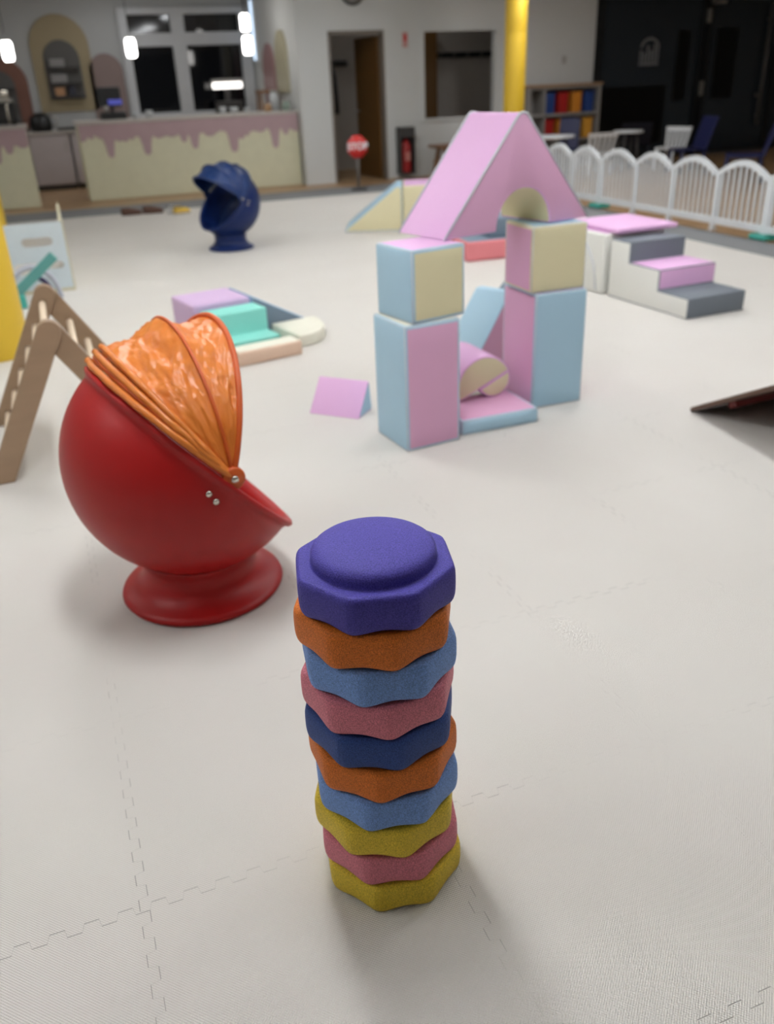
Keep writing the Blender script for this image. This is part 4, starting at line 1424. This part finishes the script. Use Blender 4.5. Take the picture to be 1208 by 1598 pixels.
# ------------------------------------------------------------------ stack of octagonal stepping stones
def stone_mesh(name):
    bm = bmesh.new()
    n = 320
    Rc, ap = 0.1415, 0.1415 * cos(pi / 8)

    def octr(th, k):
        """octagon radius with rounded corners (soft minimum over the eight sides); a corner at th = 0"""
        q_ = 0.0
        for j in range(8):
            c = cos(th - (j + 0.5) * pi / 4)
            if c > 0:
                q_ += c ** 34
        return ap * q_ ** (-1 / 34.0) * k * 1.016

    #        blend(0 oct..1 circle), scale, z, arch
    prof = [(1, 0.62, 0.040, 0), (0.95, 0.80, 0.036, 0), (0.5, 0.86, 0.012, 0.6), (0.0, 0.915, 0.0015, 1.0), (0.0, 0.940, 0.0, 1.0), (0.0, 0.962, 0.0018, 1.0), (0.0, 0.980, 0.0065, 1.0), (0.0, 0.991, 0.013, .8),
            (0.0, 0.998, 0.022, .5), (0.0, 1.0, 0.034, .2), (0.0, 0.999, 0.048, 0), (0.0, 0.995, 0.058, 0), (0.0, 0.986, 0.0645, 0), (0.0, 0.970, 0.0690, 0), (0.0, 0.948, 0.0712, 0), (0.03, 0.92, 0.0716, 0),
            (0.5, 0.870, 0.0710, 0), (1, 0.826, 0.0704, 0), (1, 0.812, 0.0705, 0), (1, 0.802, 0.0722, 0), (1, 0.797, 0.0765, 0), (1, 0.795, 0.083, 0), (1, 0.788, 0.0880, 0), (1, 0.768, 0.0930, 0), (1, 0.73, 0.0970, 0), (1, 0.67, 0.1002, 0), (1, 0.56, 0.1036, 0), (1, 0.4, 0.1064, 0),
            (1, 0.2, 0.1080, 0), (1, 0.0, 0.1085, 0)]
    rings = []
    for bl, sc, z, ar in prof:
        if sc == 0:
            rings.append([bm.verts.new((0, 0, 1.015 * z))])
            continue
        R_ = []
        for k in range(n):
            th = 2 * pi * k / n
            r = (1 - bl) * octr(th, sc) + bl * (0.1345 * sc)
            if k % 40 == 0 and bl < 0.02 and 0.003 < z < 0.068:
                r -= 0.0009          # fine moulding line down each corner
            a = (th % (pi / 4)) - pi / 8
            up = ar * 0.0055 * (0.5 + 0.5 * cos(a / (pi / 8) * pi))
            R_.append(bm.verts.new((1.03 * r * cos(th), 1.03 * r * sin(th), 1.015 * (z + up))))
        rings.append(R_)
    for A_, B_ in zip(rings, rings[1:]):
        for k in range(n):
            k2 = (k + 1) % n
            if len(B_) == 1:
                f = bm.faces.new((A_[k], A_[k2], B_[0]))
            else:
                f = bm.faces.new((A_[k], A_[k2], B_[k2], B_[k]))
            f.smooth = True
    # hollow underside so that the dome below nests in it
    c = bm.verts.new((0, 0, 0.0411))
    for k in range(n):
        bm.faces.new((rings[0][(k + 1) % n], rings[0][k], c))
    # moulding line down each corner
    return bm


SC = [('purple', (68, 59, 150), 'purple octagonal stepping stone with domed top, crowning the stack'),
      ('orange', (206, 108, 28), 'orange octagonal stepping stone directly under the purple one'),
      ('light_blue', (112, 146, 204), 'light blue octagonal stepping stone under the upper orange one'),
      ('pink', (204, 116, 130), 'dusty pink octagonal stepping stone just above the navy one'),
      ('navy', (38, 66, 130), 'navy blue octagonal stepping stone in the middle of the stack'),
      ('orange', (206, 108, 28), 'orange octagonal stepping stone directly under the navy one'),
      ('light_blue', (112, 146, 204), 'light blue octagonal stepping stone under the lower orange one'),
      ('yellow', (212, 182, 50), 'yellow octagonal stepping stone under the lower light blue one'),
      ('pink', (204, 116, 130), 'dusty pink octagonal stepping stone between the two yellow ones'),
      ('yellow', (212, 182, 50), 'yellow octagonal stepping stone at the bottom of the stack on the mat')]
POS = [(.417, 1.221, 8.5), (.412, 1.222, 39.5), (.417, 1.221, 13.0), (.414, 1.222, 33.5), (.414, 1.222, 40), (.416, 1.221, 22.5), (.419, 1.220, 10.5), (.415, 1.221, 40.5), (.420, 1.220, 6.5), (.424, 1.218, 12)]
smats = {}
base_me = None
for k, ((cn, cc, lab), (u, v, dg)) in enumerate(zip(SC, POS)):
    if cn not in smats:
        smats[cn] = mat_stone('speckled_foam_' + cn, cc)
    if base_me is None:
        o = obj('stepping_stone', stone_mesh('stepping_stone'), smats[cn], smooth=True)
        base_me = o
    else:
        o = base_me.copy()
        o.data = base_me.data.copy()
        o.data.materials.clear()
        o.data.materials.append(smats[cn])
        COL.objects.link(o)
    o.location = (u - 0.002, v - 0.004, (9 - k) * 0.0741)
    o.rotation_euler = (0, 0, radians(dg))
    tag(o, lab, 'stepping stone', 'stacked stepping stones')
